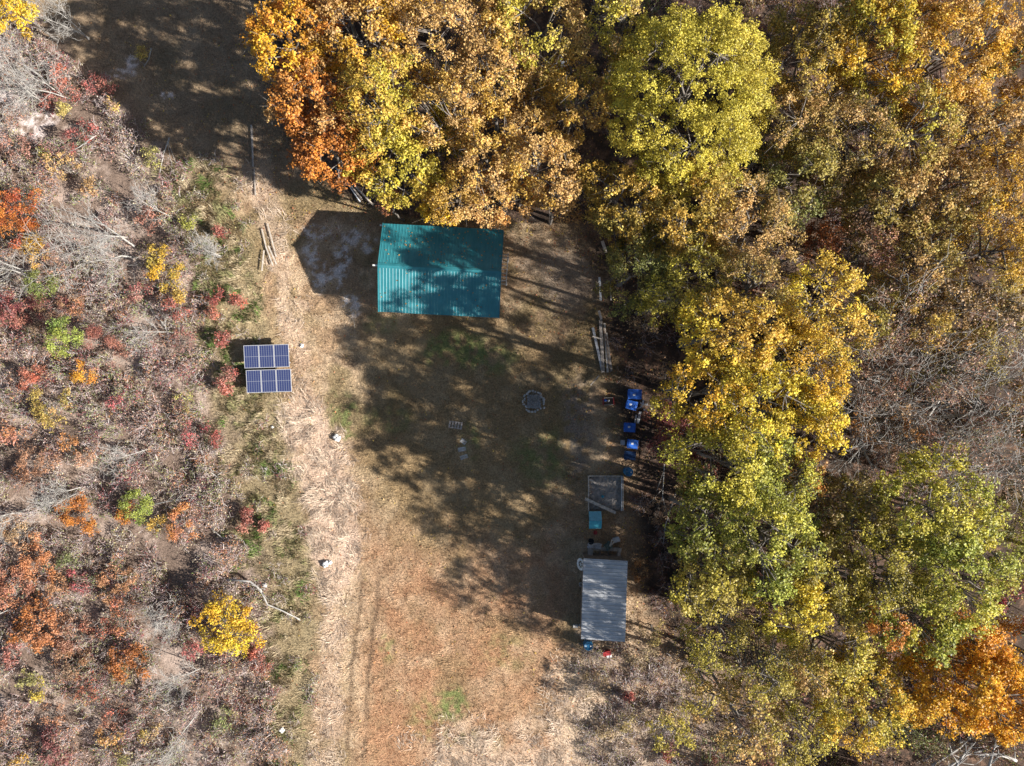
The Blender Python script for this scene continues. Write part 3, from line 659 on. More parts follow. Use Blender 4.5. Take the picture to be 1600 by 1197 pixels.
SHRUBS = [
 (100, 145, 20, 1.6, RED, CORAL, 'red bush below the shaded grass, upper left'), (122, 208, 22, 1.6, RED, MAR, 'deep red bush between the orange bush and the pale dust, upper left'),
 (82, 158, 18, 1.5, CORAL, RED, 'coral red bush beside the bare trunks, upper left'), (96, 112, 16, 1.4, CORAL, PNK, 'coral bush at the tip of the long tree shadow, upper left'),
 (142, 128, 14, 1.2, RED, MAG, 'small red bush at the corner of the white dust patch'), (166, 132, 12, 1.2, RED, CORAL, 'smallest red bush, right beside the white dust patch'),
 (88, 232, 24, 1.5, MAR, RED, 'maroon bush above the orange bush, upper left'), (20, 235, 22, 1.4, PNK, MAR, 'pinkish bush at the left edge under the pale dust'),
 (97, 170, 8, 1.2, LIME, YEL, 'tiny lime green bush among the red ones'), (240, 246, 13, 1.2, LIME, YG, 'lime green bush in the grey weeds, left of the long pole'), (222, 82, 8, 1.0, YEL, GOLD, 'tiny yellow plant in the shade, top left'),
 (68, 238, 9, 1.0, YEL, LIME, 'small yellow plant beside the maroon bush, upper left'), (175, 163, 7, 1.0, YEL, PNK, 'tiny yellow plant just below the smallest red bush'),
 (103, 262, 24, 1.8, TAN, GOLD, 'light orange bush a third of the way across the thicket, upper left'), (136, 290, 14, 1.4, TAN, ORG, 'small light orange bush to the lower right of the larger light orange one'),
 (22, 338, 36, 2.8, ORG, CORAL, 'bright orange bush at the left edge above the cedars'), (55, 392, 20, 2.0, TAN, GOLD, 'tan orange bush between the bright orange bush and the upper cedar'), (76, 420, 20, 1.8, PNK, PEACH, 'pinkish bush right of the arching bare tree'),
 (232, 345, 18, 1.5, PNK, CORAL, 'faint red bush above the gold bush'), (292, 345, 9, 1.2, LIME, YG, 'small lime plant north of the gold bush'),
 (258, 418, 30, 2.0, GOLD, OLV, 'round gold bush with an orange base beside the pale bare tree'), (282, 462, 9, 1.4, GOLD, YEL, 'small golden sprig above the red vine'),
 (62, 442, 22, 2.6, CED, DGR, 'dark green cedar, uppermost of three in the thicket'), (97, 528, 25, 2.8, CED, LTG, 'bright green cedar, middle one of three in the thicket'), (213, 788, 24, 2.2, CED, LTG, 'green cedar, lowest one of three in the thicket'),
 (271, 485, 15, 1.8, RED, CORAL, 'red vine climbing grey stems'), (279, 532, 19, 1.5, RED, MAR, 'dark red bush just below the red vine'), (215, 455, 14, 1.3, MAG, PNK, 'pinkish red patch left of the red vine'),
 (20, 482, 28, 1.9, MAR, PNK, 'maroon bush at the left edge beside the middle cedar'), (80, 488, 26, 2.0, MAR, BRN, 'brown maroon bush right above the middle cedar'), (152, 532, 25, 1.8, MAR, PNK, 'maroon bush right of the middle cedar'), (118, 482, 15, 1.6, CORAL, ORG, 'coral bush between two maroon bushes'),
 (130, 582, 16, 1.6, GOLD, ORG, 'golden bush below the middle cedar'), (45, 590, 20, 1.5, CORAL, PNK, 'reddish bush below and left of the middle cedar'), (190, 560, 16, 1.3, PNK, MAR, 'dusky pink bush left of the white panel'), (195, 625, 20, 1.4, MAG, MAR, 'magenta brown bush below the white panel'),
 (347, 530, 9, 1.2, RED, CORAL, 'small red bush at the upper left corner of the solar panels'), (356, 585, 9, 1.1, RED, PNK, 'red sprig left of the lower row of solar panels'), (352, 603, 12, 1.2, CORAL, RED, 'coral red bush at the lower left of the solar panels'), (346, 360, 8, 1.0, RED, CORAL, 'small red sprig in the weeds far above the solar panels'),
 (335, 465, 10, 1.1, RED, CORAL, 'red sprig between the gold bush and the solar panels'), (372, 466, 9, 1.0, CORAL, RED, 'small coral sprig above the solar panels'), (330, 490, 7, 1.0, CORAL, PNK, 'tiny coral sprig above left of the solar panels'),
 (10, 676, 14, 1.7, ORG, CORAL, 'orange bush at the left edge, halfway down'), (107, 690, 12, 1.5, ORG, PEACH, 'small orange bush left of the wide bare bush'), (132, 713, 13, 1.4, ORG, PEACH, 'small pale orange bush right below the other small orange one'), (52, 725, 28, 1.7, PEACH, RUST, 'rust peach bush left of the two small orange ones'),
 (80, 630, 30, 1.8, TAN, OLV, 'tan olive bush halfway down the left thicket'), (300, 677, 18, 1.5, MAG, RED, 'magenta red bush beside the weathered log'), (335, 688, 10, 1.4, RED, CORAL, 'bright red sprig right of the magenta bush'), (288, 625, 16, 1.3, LIME, MAR, 'olive lime bush above the magenta one'),
 (284, 818, 26, 1.8, ORG, CORAL, 'orange red bush, brightest in the middle of the thicket'), (244, 819, 11, 1.3, GOLD, YEL, 'small golden plant left of the brightest orange red bush'), (386, 800, 7, .9, RED, CORAL, 'upper one of two tiny scarlet sprigs in the weeds'), (384, 820, 8, .9, RED, CORAL, 'lower one of two tiny scarlet sprigs in the weeds'),
 (412, 820, 6, .8, RED, CORAL, 'tiny scarlet sprig nearest to the straw track'), (30, 830, 26, 1.6, PEACH, TAN, 'peach bush at the left edge below the rust bush'), (118, 802, 26, 1.6, ORG, RUST, 'rust orange bush left of the lowest cedar'), (60, 878, 30, 1.8, PEACH, RUST, 'wide peach bush in the lower left'),
 (195, 800, 14, 1.3, ORG, RUST, 'small rusty bush under the lowest cedar'), (105, 877, 14, 1.2, CED, DGR, 'small green plant near the wide peach bush'), (22, 917, 30, 1.9, PEACH, PNK, 'pale peach bush at the left edge, lower left'), (85, 912, 18, 1.5, PEACH, ORG, 'orange peach bush next to the magenta one, lower left'),
 (122, 905, 18, 1.5, MAG, PNK, 'bright magenta bush in the lower left'), (180, 908, 26, 1.7, PEACH, ORG, 'peach orange bush right of the bright magenta one'), (190, 945, 16, 1.5, CORAL, ORG, 'scarlet orange bush under the peach orange one'), (60, 978, 36, 2.0, PEACH, RUST, 'large peach rust bush, lower left'),
 (112, 990, 26, 1.6, PNK, RUST, 'pinkish rust bush in the middle of the lower left group'), (152, 978, 20, 1.6, CORAL, RUST, 'red orange bush left of the vivid orange one'), (194, 975, 18, 1.7, ORG, CORAL, 'vivid orange bush left of the large gold bush'), (200, 1035, 30, 1.8, PEACH, RUST, 'peach rust bush below the vivid orange one'),
 (110, 1035, 28, 1.6, RUST, BRN, 'brown rust bush, lower left'), (130, 1078, 22, 1.6, CORAL, ORG, 'coral orange bush near the bottom, lower left'), (355, 975, 46, 3.0, YEL, GOLD, 'large round golden yellow bush, the biggest in the thicket'), (42, 1062, 10, 1.4, YEL, LIME, 'upper one of two yellow-green bushes, lower left'),
 (60, 1078, 14, 1.4, YEL, LIME, 'lower one of two yellow-green bushes, lower left'), (18, 1022, 14, 1.3, CORAL, RED, 'small red bush at the left edge, near the bottom'), (172, 1118, 20, 1.6, CORAL, RUST, 'rusty red bush near the bottom, right of the coral orange one'), (172, 1152, 22, 1.6, ORG, GOLD, 'orange bush close to the bottom edge of the thicket'),
 (78, 1115, 16, 1.4, PEACH, RUST, 'small peach bush below the two yellow-green ones'), (6, 1125, 20, 1.5, PEACH, PNK, 'peach bush at the left edge close to the bottom corner'), (28, 1192, 12, 1.3, GOLD, ORG, 'golden bush on the bottom edge at the lower left corner'), (85, 1172, 26, 1.4, MAR, PNK, 'maroon bush on the bottom edge, lower left'),
 (400, 1020, 10, 1.0, CORAL, RED, 'small coral sprig right of the silvery bare sapling'), (408, 1042, 11, 1.0, RED, CORAL, 'bright scarlet bush in the weeds below the gold bush'), (392, 985, 12, 1.1, RED, PNK, 'red bush touching the right side of the large gold bush'), (200, 1190, 20, 1.3, LIME, OLV, 'yellowish bush on the bottom edge of the thicket'),
 (300, 1015, 14, 1.2, MAG, CORAL, 'pink red sprig left below the large gold bush'), (230, 1145, 12, 1.1, YEL, TAN, 'small yellow tan plant near the bottom, left of the bare sapling'), (190, 1060, 18, 1.4, OLV, DGR, 'dark olive bush below the peach rust one'), (350, 1120, 16, 1.1, CED, OLV, 'small green bush right of the white-twigged sapling'),
 (1046, 1175, 11, .9, CORAL, RED, 'small red sprig in the tan brush at the bottom edge'), (982, 1088, 5, .8, RED, CORAL, 'tiny red sprig in the tan brush below the grey shed'), (1050, 1120, 20, 1.5, YG, GOLD, 'low yellow bush at the edge of the tan brush, bottom'), (1022, 985, 22, 1.3, OLV, YG, 'low olive bush at the lower right corner of the grey shed'),
 (1000, 890, 14, .9, ORG, TAN, 'low rusty orange bush on the right side of the grey shed'), (1045, 655, 32, 1.8, MAR, RUST, 'dark red bush in the shade right of the blue bins'), (1045, 590, 24, 1.6, BRN, RUST, 'brown bush in the shade above the blue bins'), (1010, 510, 20, 1.3, BRN, TAN, 'brown bush right of the lumber pile'),
 (1030, 790, 24, 1.2, BRN, PNK, 'brown bush right of the wooden sandbox'), (1000, 1020, 22, 1.2, BRN, OLV, 'brown olive bush below the grey shed'), (930, 1075, 22, .9, OLV, TAN, 'low grey-green weeds clump below the red cooler'), (960, 1130, 24, 1.0, OLV, BRN, 'dark green brushy clump near the bottom edge, right of the mown grass'),
]
for (x, y, r, h, A, B, lb) in SHRUBS:
    ced = 'cedar' in lb
    if not ced and r < 30: B = B * .5 + np.array([.38, .30, .24]) * .5; A = A * .8 + np.array([.34, .24, .18]) * .2
    tree(x, y, r * 1.12, h, A, B, lb, name='cedar_tree' if ced else 'shrub', cat='cedar' if ced else 'shrub',
         group='low cedars in the thicket' if ced else 'bushes of the thicket', dens=(.42 if r < 25 else .85) if not ced else 1.3, rzf=.95, lsize=.095 if not ced else .075, under=-.15)

# ------------------------------------------------------------------ the green-roofed building
def roof_mat(name, c, c2):
    m, t, b = new_mat(name)
    tc = t.nodes.new('ShaderNodeTexCoord')
    nz = t.nodes.new('ShaderNodeTexNoise'); nz.inputs['Scale'].default_value = 1.3; nz.inputs['Detail'].default_value = 8; nz.inputs['Roughness'].default_value = .65
    t.links.new(tc.outputs['Object'], nz.inputs['Vector'])
    rp = t.nodes.new('ShaderNodeValToRGB'); rp.color_ramp.elements[0].position = .35; rp.color_ramp.elements[0].color = (*c, 1); rp.color_ramp.elements[1].position = .7; rp.color_ramp.elements[1].color = (*c2, 1)
    t.links.new(nz.outputs['Fac'], rp.inputs['Fac']); t.links.new(rp.outputs['Color'], b.inputs['Base Color'])
    b.inputs['Roughness'].default_value = .42; b.inputs['Specular IOR Level'].default_value = .5
    return m
M_TEAL = roof_mat('teal_metal', (.018, .155, .18), (.045, .225, .25))
M_ZINC = roof_mat('zinc_metal', (.42, .425, .43), (.62, .62, .61))
M_WALL = simple('cream_siding', (.55, .52, .45), .7)
M_WHITE = simple('white_paint', (.75, .75, .73), .5, var=.12, dirt=(.5, .48, .44))
M_WOOD = simple('weathered_wood', (.30, .26, .22), .85, var=.35, scale=5)
M_PALEWOOD = simple('pale_wood', (.46, .40, .33), .85, var=.3, scale=5)
M_BROWNWOOD = simple('brown_wood', (.17, .13, .10), .85, var=.35, scale=4)
M_METAL = simple('galvanised', (.45, .46, .47), .45, .6, var=.15); M_ALU = simple('aluminium', (.5, .5, .52), .5, .3, var=.1)
M_DARK = simple('dark_rubber_and_shade', (.03, .03, .035), .6)

def ribbed(mb, A, B, C, D, n, rib=.028, hgt=.03, th=.03):
    """A-B eave line, D-C ridge line; ribs run from eave to ridge"""
    A, B, C, D = map(Vector, (A, B, C, D)); nrm = (B - A).cross(D - A).normalized()
    if nrm.z < 0: nrm = -nrm
    L = (B - A).length; prof = []
    for i in range(n):
        s = i / n; w = rib / L
        prof += [(s, 0), (s + .5 / n - w * 1.6, 0), (s + .5 / n - w * .7, hgt), (s + .5 / n + w * .7, hgt), (s + .5 / n + w * 1.6, 0)]
    prof.append((1, 0))
    lo = [mb.bm.verts.new(A.lerp(B, s) + nrm * h) for s, h in prof]; hi = [mb.bm.verts.new(D.lerp(C, s) + nrm * h) for s, h in prof]
    lb_ = [mb.bm.verts.new(A.lerp(B, s) - nrm * th) for s, h in prof]; hb = [mb.bm.verts.new(D.lerp(C, s) - nrm * th) for s, h in prof]
    for i in range(len(prof) - 1):
        mb.bm.faces.new((lo[i], lo[i + 1], hi[i + 1], hi[i])); mb.bm.faces.new((lb_[i], hb[i], hb[i + 1], lb_[i + 1]))
        mb.bm.faces.new((lo[i], lb_[i], lb_[i + 1], lo[i + 1])); mb.bm.faces.new((hi[i], hi[i + 1], hb[i + 1], hb[i]))
    mb.bm.faces.new((lo[0], hi[0], hb[0], lb_[0])); mb.bm.faces.new((lo[-1], lb_[-1], hb[-1], hi[-1]))

g = P(696, 434); HL, HW, EZ, RZ = 3.84, 2.815, 3.0, 3.92
hb_ = empty('metal_building', (g.x, g.y, 0), math.radians(-3.0), label='building with a green metal gable roof, half shaded by tree shadows', cat='building')
mb = MB(); wx, wy, wz = HL - .28, HW - .28, EZ + .0
gt = RZ - .1 - .02
mb.poly([(-wx, -wy, -.1), (wx, -wy, -.1), (wx, wy, -.1), (-wx, wy, -.1), (-wx, -wy, wz), (wx, -wy, wz), (wx, wy, wz), (-wx, wy, wz), (-wx, 0, gt), (wx, 0, gt)],
        [(0, 1, 5, 4), (2, 3, 7, 6), (1, 2, 6, 9, 5), (3, 0, 4, 8, 7), (0, 3, 2, 1), (4, 5, 9, 8), (6, 7, 8, 9)])
mb.build('wall', M_WALL, hb_)
mb = MB(); ribbed(mb, (-HL, -HW, EZ), (HL, -HW, EZ), (HL, -.01, RZ), (-HL, -.01, RZ), 38, hgt=.010, rib=.018); mb.build('roof_panel', M_TEAL, hb_)
mb = MB(); ribbed(mb, (-HL, HW, EZ), (HL, HW, EZ), (HL, .01, RZ), (-HL, .01, RZ), 38, hgt=.010, rib=.018); mb.build('roof_panel', M_TEAL, hb_)
mb = MB(); s = .16; dz = s * (RZ - EZ) / HW
mb.poly([(-HL - .02, -s, RZ - dz + .045), (-HL - .02, 0, RZ + .055), (-HL - .02, s, RZ - dz + .045), (HL + .02, -s, RZ - dz + .045), (HL + .02, 0, RZ + .055), (HL + .02, s, RZ - dz + .045)], [(0, 3, 4, 1), (1, 4, 5, 2)])
mb.build('ridge_cap', M_TEAL, hb_)
for sx in (-1, 1):
    for sy in (-1, 1):
        mb = MB(); mb.beam((sx * (HL + .012), sy * (HW + .01), EZ - .04), (sx * (HL + .012), sy * .02, RZ - .04), .03, .13); mb.build('rake_trim', M_TEAL, hb_)
for sy in (-1, 1):
    mb = MB(); mb.box((0, sy * (HW - .04), EZ - .10), (HL * 2 - .06, .035, .14)); mb.build('fascia', M_WHITE, hb_)
for (a_, b_) in [((-HL - .36, .0, RZ - .14), (-HL + .5, .0, RZ - .14)), ((-HL - .22, HW - .1, EZ - .12), (-HL + .5, HW - .1, EZ - .12))]:
    mb = MB(); mb.beam(a_, b_, .09, .12); mb.build('beam_end', M_WHITE, hb_)

rgl = np.random.default_rng(5); n_ = 160
u_ = rgl.uniform(-1, 1, n_) * (HL - .1); v_ = (rgl.random(n_) ** .7) * (HW - .1) * np.where(rgl.random(n_) < .75, 1, -1)
zz = RZ - np.abs(v_) * (RZ - EZ) / HW + .03; ca, sa = math.cos(math.radians(-3)), math.sin(math.radians(-3)); g = P(696, 434)
V, F = leaf_quads(np.stack([g.x + u_ * ca - v_ * sa, g.y + u_ * sa + v_ * ca, zz], 1), rgl.normal(0, .25, (n_, 3)) + np.array([0, 0, 1.0]), .10, rgl)
tag(link('roof_leaves', np_mesh('roof_leaves', V, F, np.array([[.5, .27, .08]]) * rgl.uniform(.5, 1.4, (n_, 1))), M_LEAF), 'sprinkling of fallen amber leaves on the green metal roof', 'leaf litter', kind='stuff')

# white ladder rack at the right gable
def lad(name, px, py, L, W, rz, z, mat, label, n=9):
    g = P(px, py, z); r = empty(name, (g.x, g.y, z), rz, label=label, cat='ladder')
    for s_ in (-1, 1): mb = MB(); mb.box((s_ * W / 2, 0, 0), (.05, L, .07), bevel=.008); mb.build('rail', mat, r)
    for i in range(n): mb = MB(); mb.tube([(-W / 2, -L / 2 + L * (i + .5) / n, 0), (W / 2, -L / 2 + L * (i + .5) / n, 0)], .022, 8); mb.build('rung', mat, r)
    return r
lad('ladder', 787.5, 421, 2.15, .40, math.radians(-4), 1.75, M_WHITE, 'white ladder on a rack at the right end of the green-roofed building')
g = P(787.5, 421, 1.7); r = empty('ladder_rack', (g.x, g.y, 0), math.radians(-4), label='low wooden rack under the white ladder beside the building', cat='rack')
for sy in (-.8, .8):
    for sx in (-.22, .22): mb = MB(); mb.box((sx, sy, .83), (.06, .06, 1.68)); mb.build('post', M_WHITE, r)
    mb = MB(); mb.box((0, sy, 1.69), (.56, .07, .05)); mb.build('crossbar', M_WOOD, r)

# ------------------------------------------------------------------ solar array
m, t, b = new_mat('solar_cells')
tc = t.nodes.new('ShaderNodeTexCoord'); sp = t.nodes.new('ShaderNodeSeparateXYZ'); t.links.new(tc.outputs['Object'], sp.inputs[0])
def line(axis_out, period, width, off=0.0):
    a = t.nodes.new('ShaderNodeMath'); a.operation = 'ADD'; a.inputs[1].default_value = off + 10 * period; t.links.new(axis_out, a.inputs[0])
    d = t.nodes.new('ShaderNodeMath'); d.operation = 'DIVIDE'; d.inputs[1].default_value = period; t.links.new(a.outputs[0], d.inputs[0])
    f = t.nodes.new('ShaderNodeMath'); f.operation = 'FRACT'; t.links.new(d.outputs[0], f.inputs[0])
    s_ = t.nodes.new('ShaderNodeMath'); s_.operation = 'SUBTRACT'; s_.inputs[1].default_value = .5; t.links.new(f.outputs[0], s_.inputs[0])
    ab = t.nodes.new('ShaderNodeMath'); ab.operation = 'ABSOLUTE'; t.links.new(s_.outputs[0], ab.inputs[0])
    g_ = t.nodes.new('ShaderNodeMath'); g_.operation = 'GREATER_THAN'; g_.inputs[1].default_value = .5 - width / period / 2; t.links.new(ab.outputs[0], g_.inputs[0])
    return g_.outputs[0]
l1 = line(sp.outputs['X'], .155, .022); l2 = line(sp.outputs['Y'], .79 * 2, .03); l3 = line(sp.outputs['Y'], .13, .006)
mxn = t.nodes.new('ShaderNodeMath'); mxn.operation = 'MAXIMUM'; t.links.new(l1, mxn.inputs[0]); t.links.new(l2, mxn.inputs[1])
m3 = t.nodes.new('ShaderNodeMath'); m3.operation = 'MULTIPLY'; m3.inputs[1].default_value = .35; t.links.new(l3, m3.inputs[0])
mxm = t.nodes.new('ShaderNodeMath'); mxm.operation = 'MAXIMUM'; t.links.new(mxn.outputs[0], mxm.inputs[0]); t.links.new(m3.outputs[0], mxm.inputs[1])
cm = t.nodes.new('ShaderNodeMix'); cm.data_type = 'RGBA'; cm.inputs[6].default_value = (.03, .042, .115, 1); cm.inputs[7].default_value = (.21, .22, .27, 1)
t.links.new(mxm.outputs[0], cm.inputs[0]); t.links.new(cm.outputs[2], b.inputs['Base Color'])
b.inputs['Roughness'].default_value = .25; b.inputs['Specular IOR Level'].default_value = .6
M_CELL = m
ZS = .85
g = P(418.5, 576, ZS); arr = empty('solar_array', (g.x, g.y, 0), math.radians(1.8), label='ground mounted array of six blue solar panels in two rows', cat='solar panels')
PW, PH = .985, 1.52
sh = -.045   # each lower row sits slightly to the right
for row in (0, 1):
    for c_ in range(3):
        ang = math.radians(3.0)
        cx_ = (c_ - 1) * (PW + .02) + (sh if row == 0 else -sh * .6); cy_ = (.5 - row) * (PH + .13)
        z_ = ZS + math.sin(ang) * cy_
        pn = empty('solar_panel', (cx_, cy_, z_)); pn.parent = arr; pn.rotation_euler = (ang, 0, 0)
        fr = MB()
        for s_ in (-1, 1):
            fr.box((s_ * (PW / 2 - .0175), 0, 0), (.035, PH, .04)); fr.box((0, s_ * (PH / 2 - .0175), 0), (PW - .074, .035, .038))
        fr.build('frame', M_ALU, pn)
        mb = MB(); mb.box((0, 0, .004), (PW - .071, PH - .071, .022)); mb.build('cells', M_CELL, pn)
for c_ in (-1.0, 0, 1.0):
    for s_ in (-1, 1):
        y_ = s_ * (PH * .5 + .065) ; mb = MB(); mb.tube([(c_ * .98, y_, -.1), (c_ * .98, y_, ZS + math.sin(math.radians(3)) * y_ - .08)], .04, 8); mb.build('post', M_METAL, arr)
for y_ in (-1.25, -.35, .35, 1.25):
    mb = MB(); z_ = ZS + math.sin(math.radians(3)) * y_ - .055; mb.box((0, y_, z_), (3.05, .05, .05)); mb.build('rail', M_METAL, arr)

# ------------------------------------------------------------------ grey shed
g = P(937.5, 922); sh_ = empty('metal_shed', (g.x, g.y, 0), math.radians(-1.8), label='long shed with a ribbed grey metal roof at the right side of the clearing', cat='shed')
SX, SY, ZL, ZR = 1.41, 2.62, 2.02, 2.32
mb = MB(); wx, wy = SX - .12, SY - .12; zl = ZL - .0 + .3 * .12 / 2.8 - .01; zr = ZR - .045
mb.poly([(-wx, -wy, -.1), (wx, -wy, -.1), (wx, wy, -.1), (-wx, wy, -.1), (-wx, -wy, zl), (wx, -wy, zr), (wx, wy, zr), (-wx, wy, zl)], [(0, 1, 5, 4), (1, 2, 6, 5), (2, 3, 7, 6), (3, 0, 4, 7), (0, 3, 2, 1), (4, 5, 6, 7)])
mb.build('wall', M_BROWNWOOD, sh_)
mb = MB(); ribbed(mb, (-SX, -SY, ZL + .04), (-SX, SY, ZL + .04), (SX, SY, ZR + .04), (SX, -SY, ZR + .04), 22, rib=.03, hgt=.04, th=.02); mb.build('roof', M_ZINC, sh_)
# wooden deck frame at its north end
g = P(941, 864); dk = empty('wooden_deck', (g.x + .06, g.y - .1, 0), math.radians(-2.5), label='brown wooden deck frame at the upper end of the grey shed', cat='deck')
for i in range(4): mb = MB(); mb.box((-.85 + i * .57, .0, .52), (.07, 1.1, .12)); mb.build('joist', M_BROWNWOOD, dk)
for y_ in (.52, .0, -.35): mb = MB(); mb.box((0, y_, .62), (2.25, .24 if y_ > .3 else .12, .045)); mb.build('deck_board', M_WOOD, dk)
mb = MB(); mb.box((-.95, 0, .625), (.34, 1.15, .05)); mb.build('deck_board', M_WOOD, dk)
mb = MB(); mb.box((.98, 0, .627), (.2, 1.15, .05)); mb.build('deck_board', M_WOOD, dk)
for sx in (-1.05, 1.05):
    for sy in (-.5, .5): mb = MB(); mb.box((sx, sy, .2), (.1, .1, .76)); mb.build('post', M_BROWNWOOD, dk)

def crumple(mb, L, W, n, rg_, amp, c):
    vs = [[mb.bm.verts.new((c[0] + (i / n - .5) * L + rg_.normal(0, .02), c[1] + (j / n - .5) * W + rg_.normal(0, .02), c[2] + abs(rg_.normal(0, amp)))) for j in range(n + 1)] for i in range(n + 1)]
    for i in range(n):
        for j in range(n): mb.bm.faces.new((vs[i][j], vs[i + 1][j], vs[i + 1][j + 1], vs[i][j + 1]))
r2 = np.random.default_rng(3)
M_TARP = simple('plastic_sheet', (.62, .63, .65), .4, var=.15); M_DARKT = simple('black_plastic', (.02, .02, .022), .5); M_GTARP = simple('green_sheet', (.17, .22, .19), .6)
def sheet(name, px, py, L, W, z, mat, label, cat, rz=0, n=8):
    g = P(px, py, z); mb = MB(); crumple(mb, L, W, n, r2, .05, (0, 0, 0)); bmesh.ops.solidify(mb.bm, geom=mb.bm.faces[:], thickness=.012)
    o = mb.build(name, mat); o.location = (g.x, g.y, z); o.rotation_euler[2] = rz; return tag(o, label, cat)
sheet('plastic_sheet', 929, 852.5, .95, .36, .68, M_TARP, 'crumpled white plastic sheet lying on the deck above the grey shed', 'sheet', -.1)
sheet('tarpaulin', 950, 853, .5, .5, .7, M_GTARP, 'small grey-green tarpaulin heap beside the white plastic sheet', 'tarpaulin', .6)
g = P(923, 845, .7); mb = MB(); mb.lathe([(.17, 0), (.2, .28), (.185, .28), (.16, .03), (.02, .03)], sides=18); o = mb.build('tub', M_DARKT, None, True); o.location = (g.x, g.y, .66); tag(o, 'black tub at the upper left corner of the deck by the grey shed', 'tub')
g = P(957, 850, .7); mb = MB(); mb.box((0, 0, .05), (.5, .09, .05), (0, 0, .9)); mb.box((.03, .06, .105), (.62, .08, .04), (0, 0, .75)); mb.box((-.1, .1, .15), (.45, .1, .04), (0, .03, 1.3)); o = mb.build('wood_offcuts', M_PALEWOOD); o.location = (g.x, g.y, .64); tag(o, 'pale wood offcuts on the right of the deck by the grey shed', 'offcuts')
g = P(962, 842); mb = MB(); mb.box((0, 0, .16), (.42, .3, .3), (0, 0, .3), bevel=.03); mb.box((0, 0, .33), (.46, .34, .04), (0, 0, .3), bevel=.015); o = mb.build('box', M_METAL); o.location = (g.x, g.y, 0); tag(o, 'grey lidded box on the ground behind the deck by the grey shed', 'box')
# white oval hoop leaning on the shed
g = P(906.5, 879); hp = empty('hoop', (g.x, g.y, .45), 0, label='white oval plastic ring leaning on the left wall of the grey shed', cat='ring')
hp.rotation_euler = (0, math.radians(-58), 0)
mb = MB(); mb.lathe([(.40, -.02), (.42, .02), (.36, .045), (.24, .03), (.22, 0), (.3, -.03)], sides=28, closed=True); mb.build('rim', M_WHITE, hp, True)
mb = MB()
for k in range(3): a_ = k * math.pi / 3; mb.beam((-.24 * math.cos(a_), -.24 * math.sin(a_), .005), (.24 * math.cos(a_), .24 * math.sin(a_), .005), .035, .02 + k * .003)
mb.build('spoke', M_WHITE, hp)

# containers
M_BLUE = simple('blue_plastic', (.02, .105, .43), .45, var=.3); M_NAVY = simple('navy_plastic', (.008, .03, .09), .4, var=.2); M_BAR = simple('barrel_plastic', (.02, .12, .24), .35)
M_RED = simple('red_plastic', (.32, .03, .03), .45); M_TURQ = simple('turquoise_paint', (.08, .42, .52), .55, var=.12); M_TURQ2 = simple('pale_turquoise_paint', (.17, .42, .50), .6, var=.15)
M_STONE = simple('pale_stone', (.42, .40, .37), .9, var=.3, scale=6); M_ASH = simple('ash', (.22, .215, .205), .95, var=.4, scale=12)
def bin_(px, py, L, W, Hh, rz, mat, label, mark=True, mx_=0.0, my_=0.0):
    g = P(px, py, Hh); r = empty('storage_bin', (g.x, g.y, -.02), math.radians(rz), label=label, cat='bin', group='blue plastic bins in a row')
    mb = MB(); mb.box((0, 0, Hh / 2 - .02), (L * .93, W * .92, Hh), bevel=.03, taper=.82); mb.build('body', mat, r)
    mb = MB(); mb.box((0, 0, Hh + .005), (L, W, .05), bevel=.018); mb.box((0, 0, Hh + .038), (L * .8, W * .76, .02), bevel=.008); mb.build('lid', mat, r)
    for sx in (-1, 1): mb = MB(); mb.box((sx * (L / 2 - .005), 0, Hh - .03), (.05, W * .35, .035), bevel=.01); mb.build('handle', mat, r)
    if mark: mb = MB(); mb.box((mx_, my_, Hh + .053), (.16, .12, .006)); mb.build('sticker', M_WHITE, r)
    return r
bin_(992, 616, .92, .66, .8, -2, M_BLUE, 'blue lidded bin, uppermost of the row by the woods', True, -.05, -.05)
bin_(987, 633, .74, .60, .75, -14, M_BLUE, 'brighter blue lidded bin beside the grey scrap heap', True, -.08, .02)
bin_(984, 668, .76, .62, .75, -3, M_BLUE, 'blue lidded bin at the foot of the pale board, third from the top', True, -.05, .03)
bin_(988.5, 694, .72, .60, .75, -8, M_BLUE, 'blue lidded bin with a small grey box at its left, fourth from the top', True, -.02, .03)
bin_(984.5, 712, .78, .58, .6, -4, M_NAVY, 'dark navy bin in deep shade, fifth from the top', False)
def barrel(px, py, label, rad=.29, hh=.85, mat=None, top=None):
    g = P(px, py, hh); r = empty('barrel', (g.x, g.y, -.02), 0, label=label, cat='barrel')
    mb = MB(); pr = [(rad * .9, 0), (rad, .04), (rad, .27), (rad * 1.04, .29), (rad, .31), (rad, hh - .3), (rad * 1.04, hh - .28), (rad, hh - .26), (rad, hh - .04), (rad * .93, hh), (rad * .85, hh), (rad * .84, hh - .03), (.02, hh - .03)]
    mb.lathe(pr); mb.build('drum', mat or M_BAR, r, True)
    mb = MB(); mb.lathe([(.045, hh - .03), (.045, hh + .01), (.02, hh + .012)], (rad * .5, 0, 0), 10); mb.build('bung', top or M_WHITE, r); return r
barrel(983, 738, 'dark blue barrel above the upper right corner of the wooden sandbox')
barrel(919.5, 1010, 'blue barrel with a white cap at the lower left corner of the grey shed', .31, .9, M_BAR)
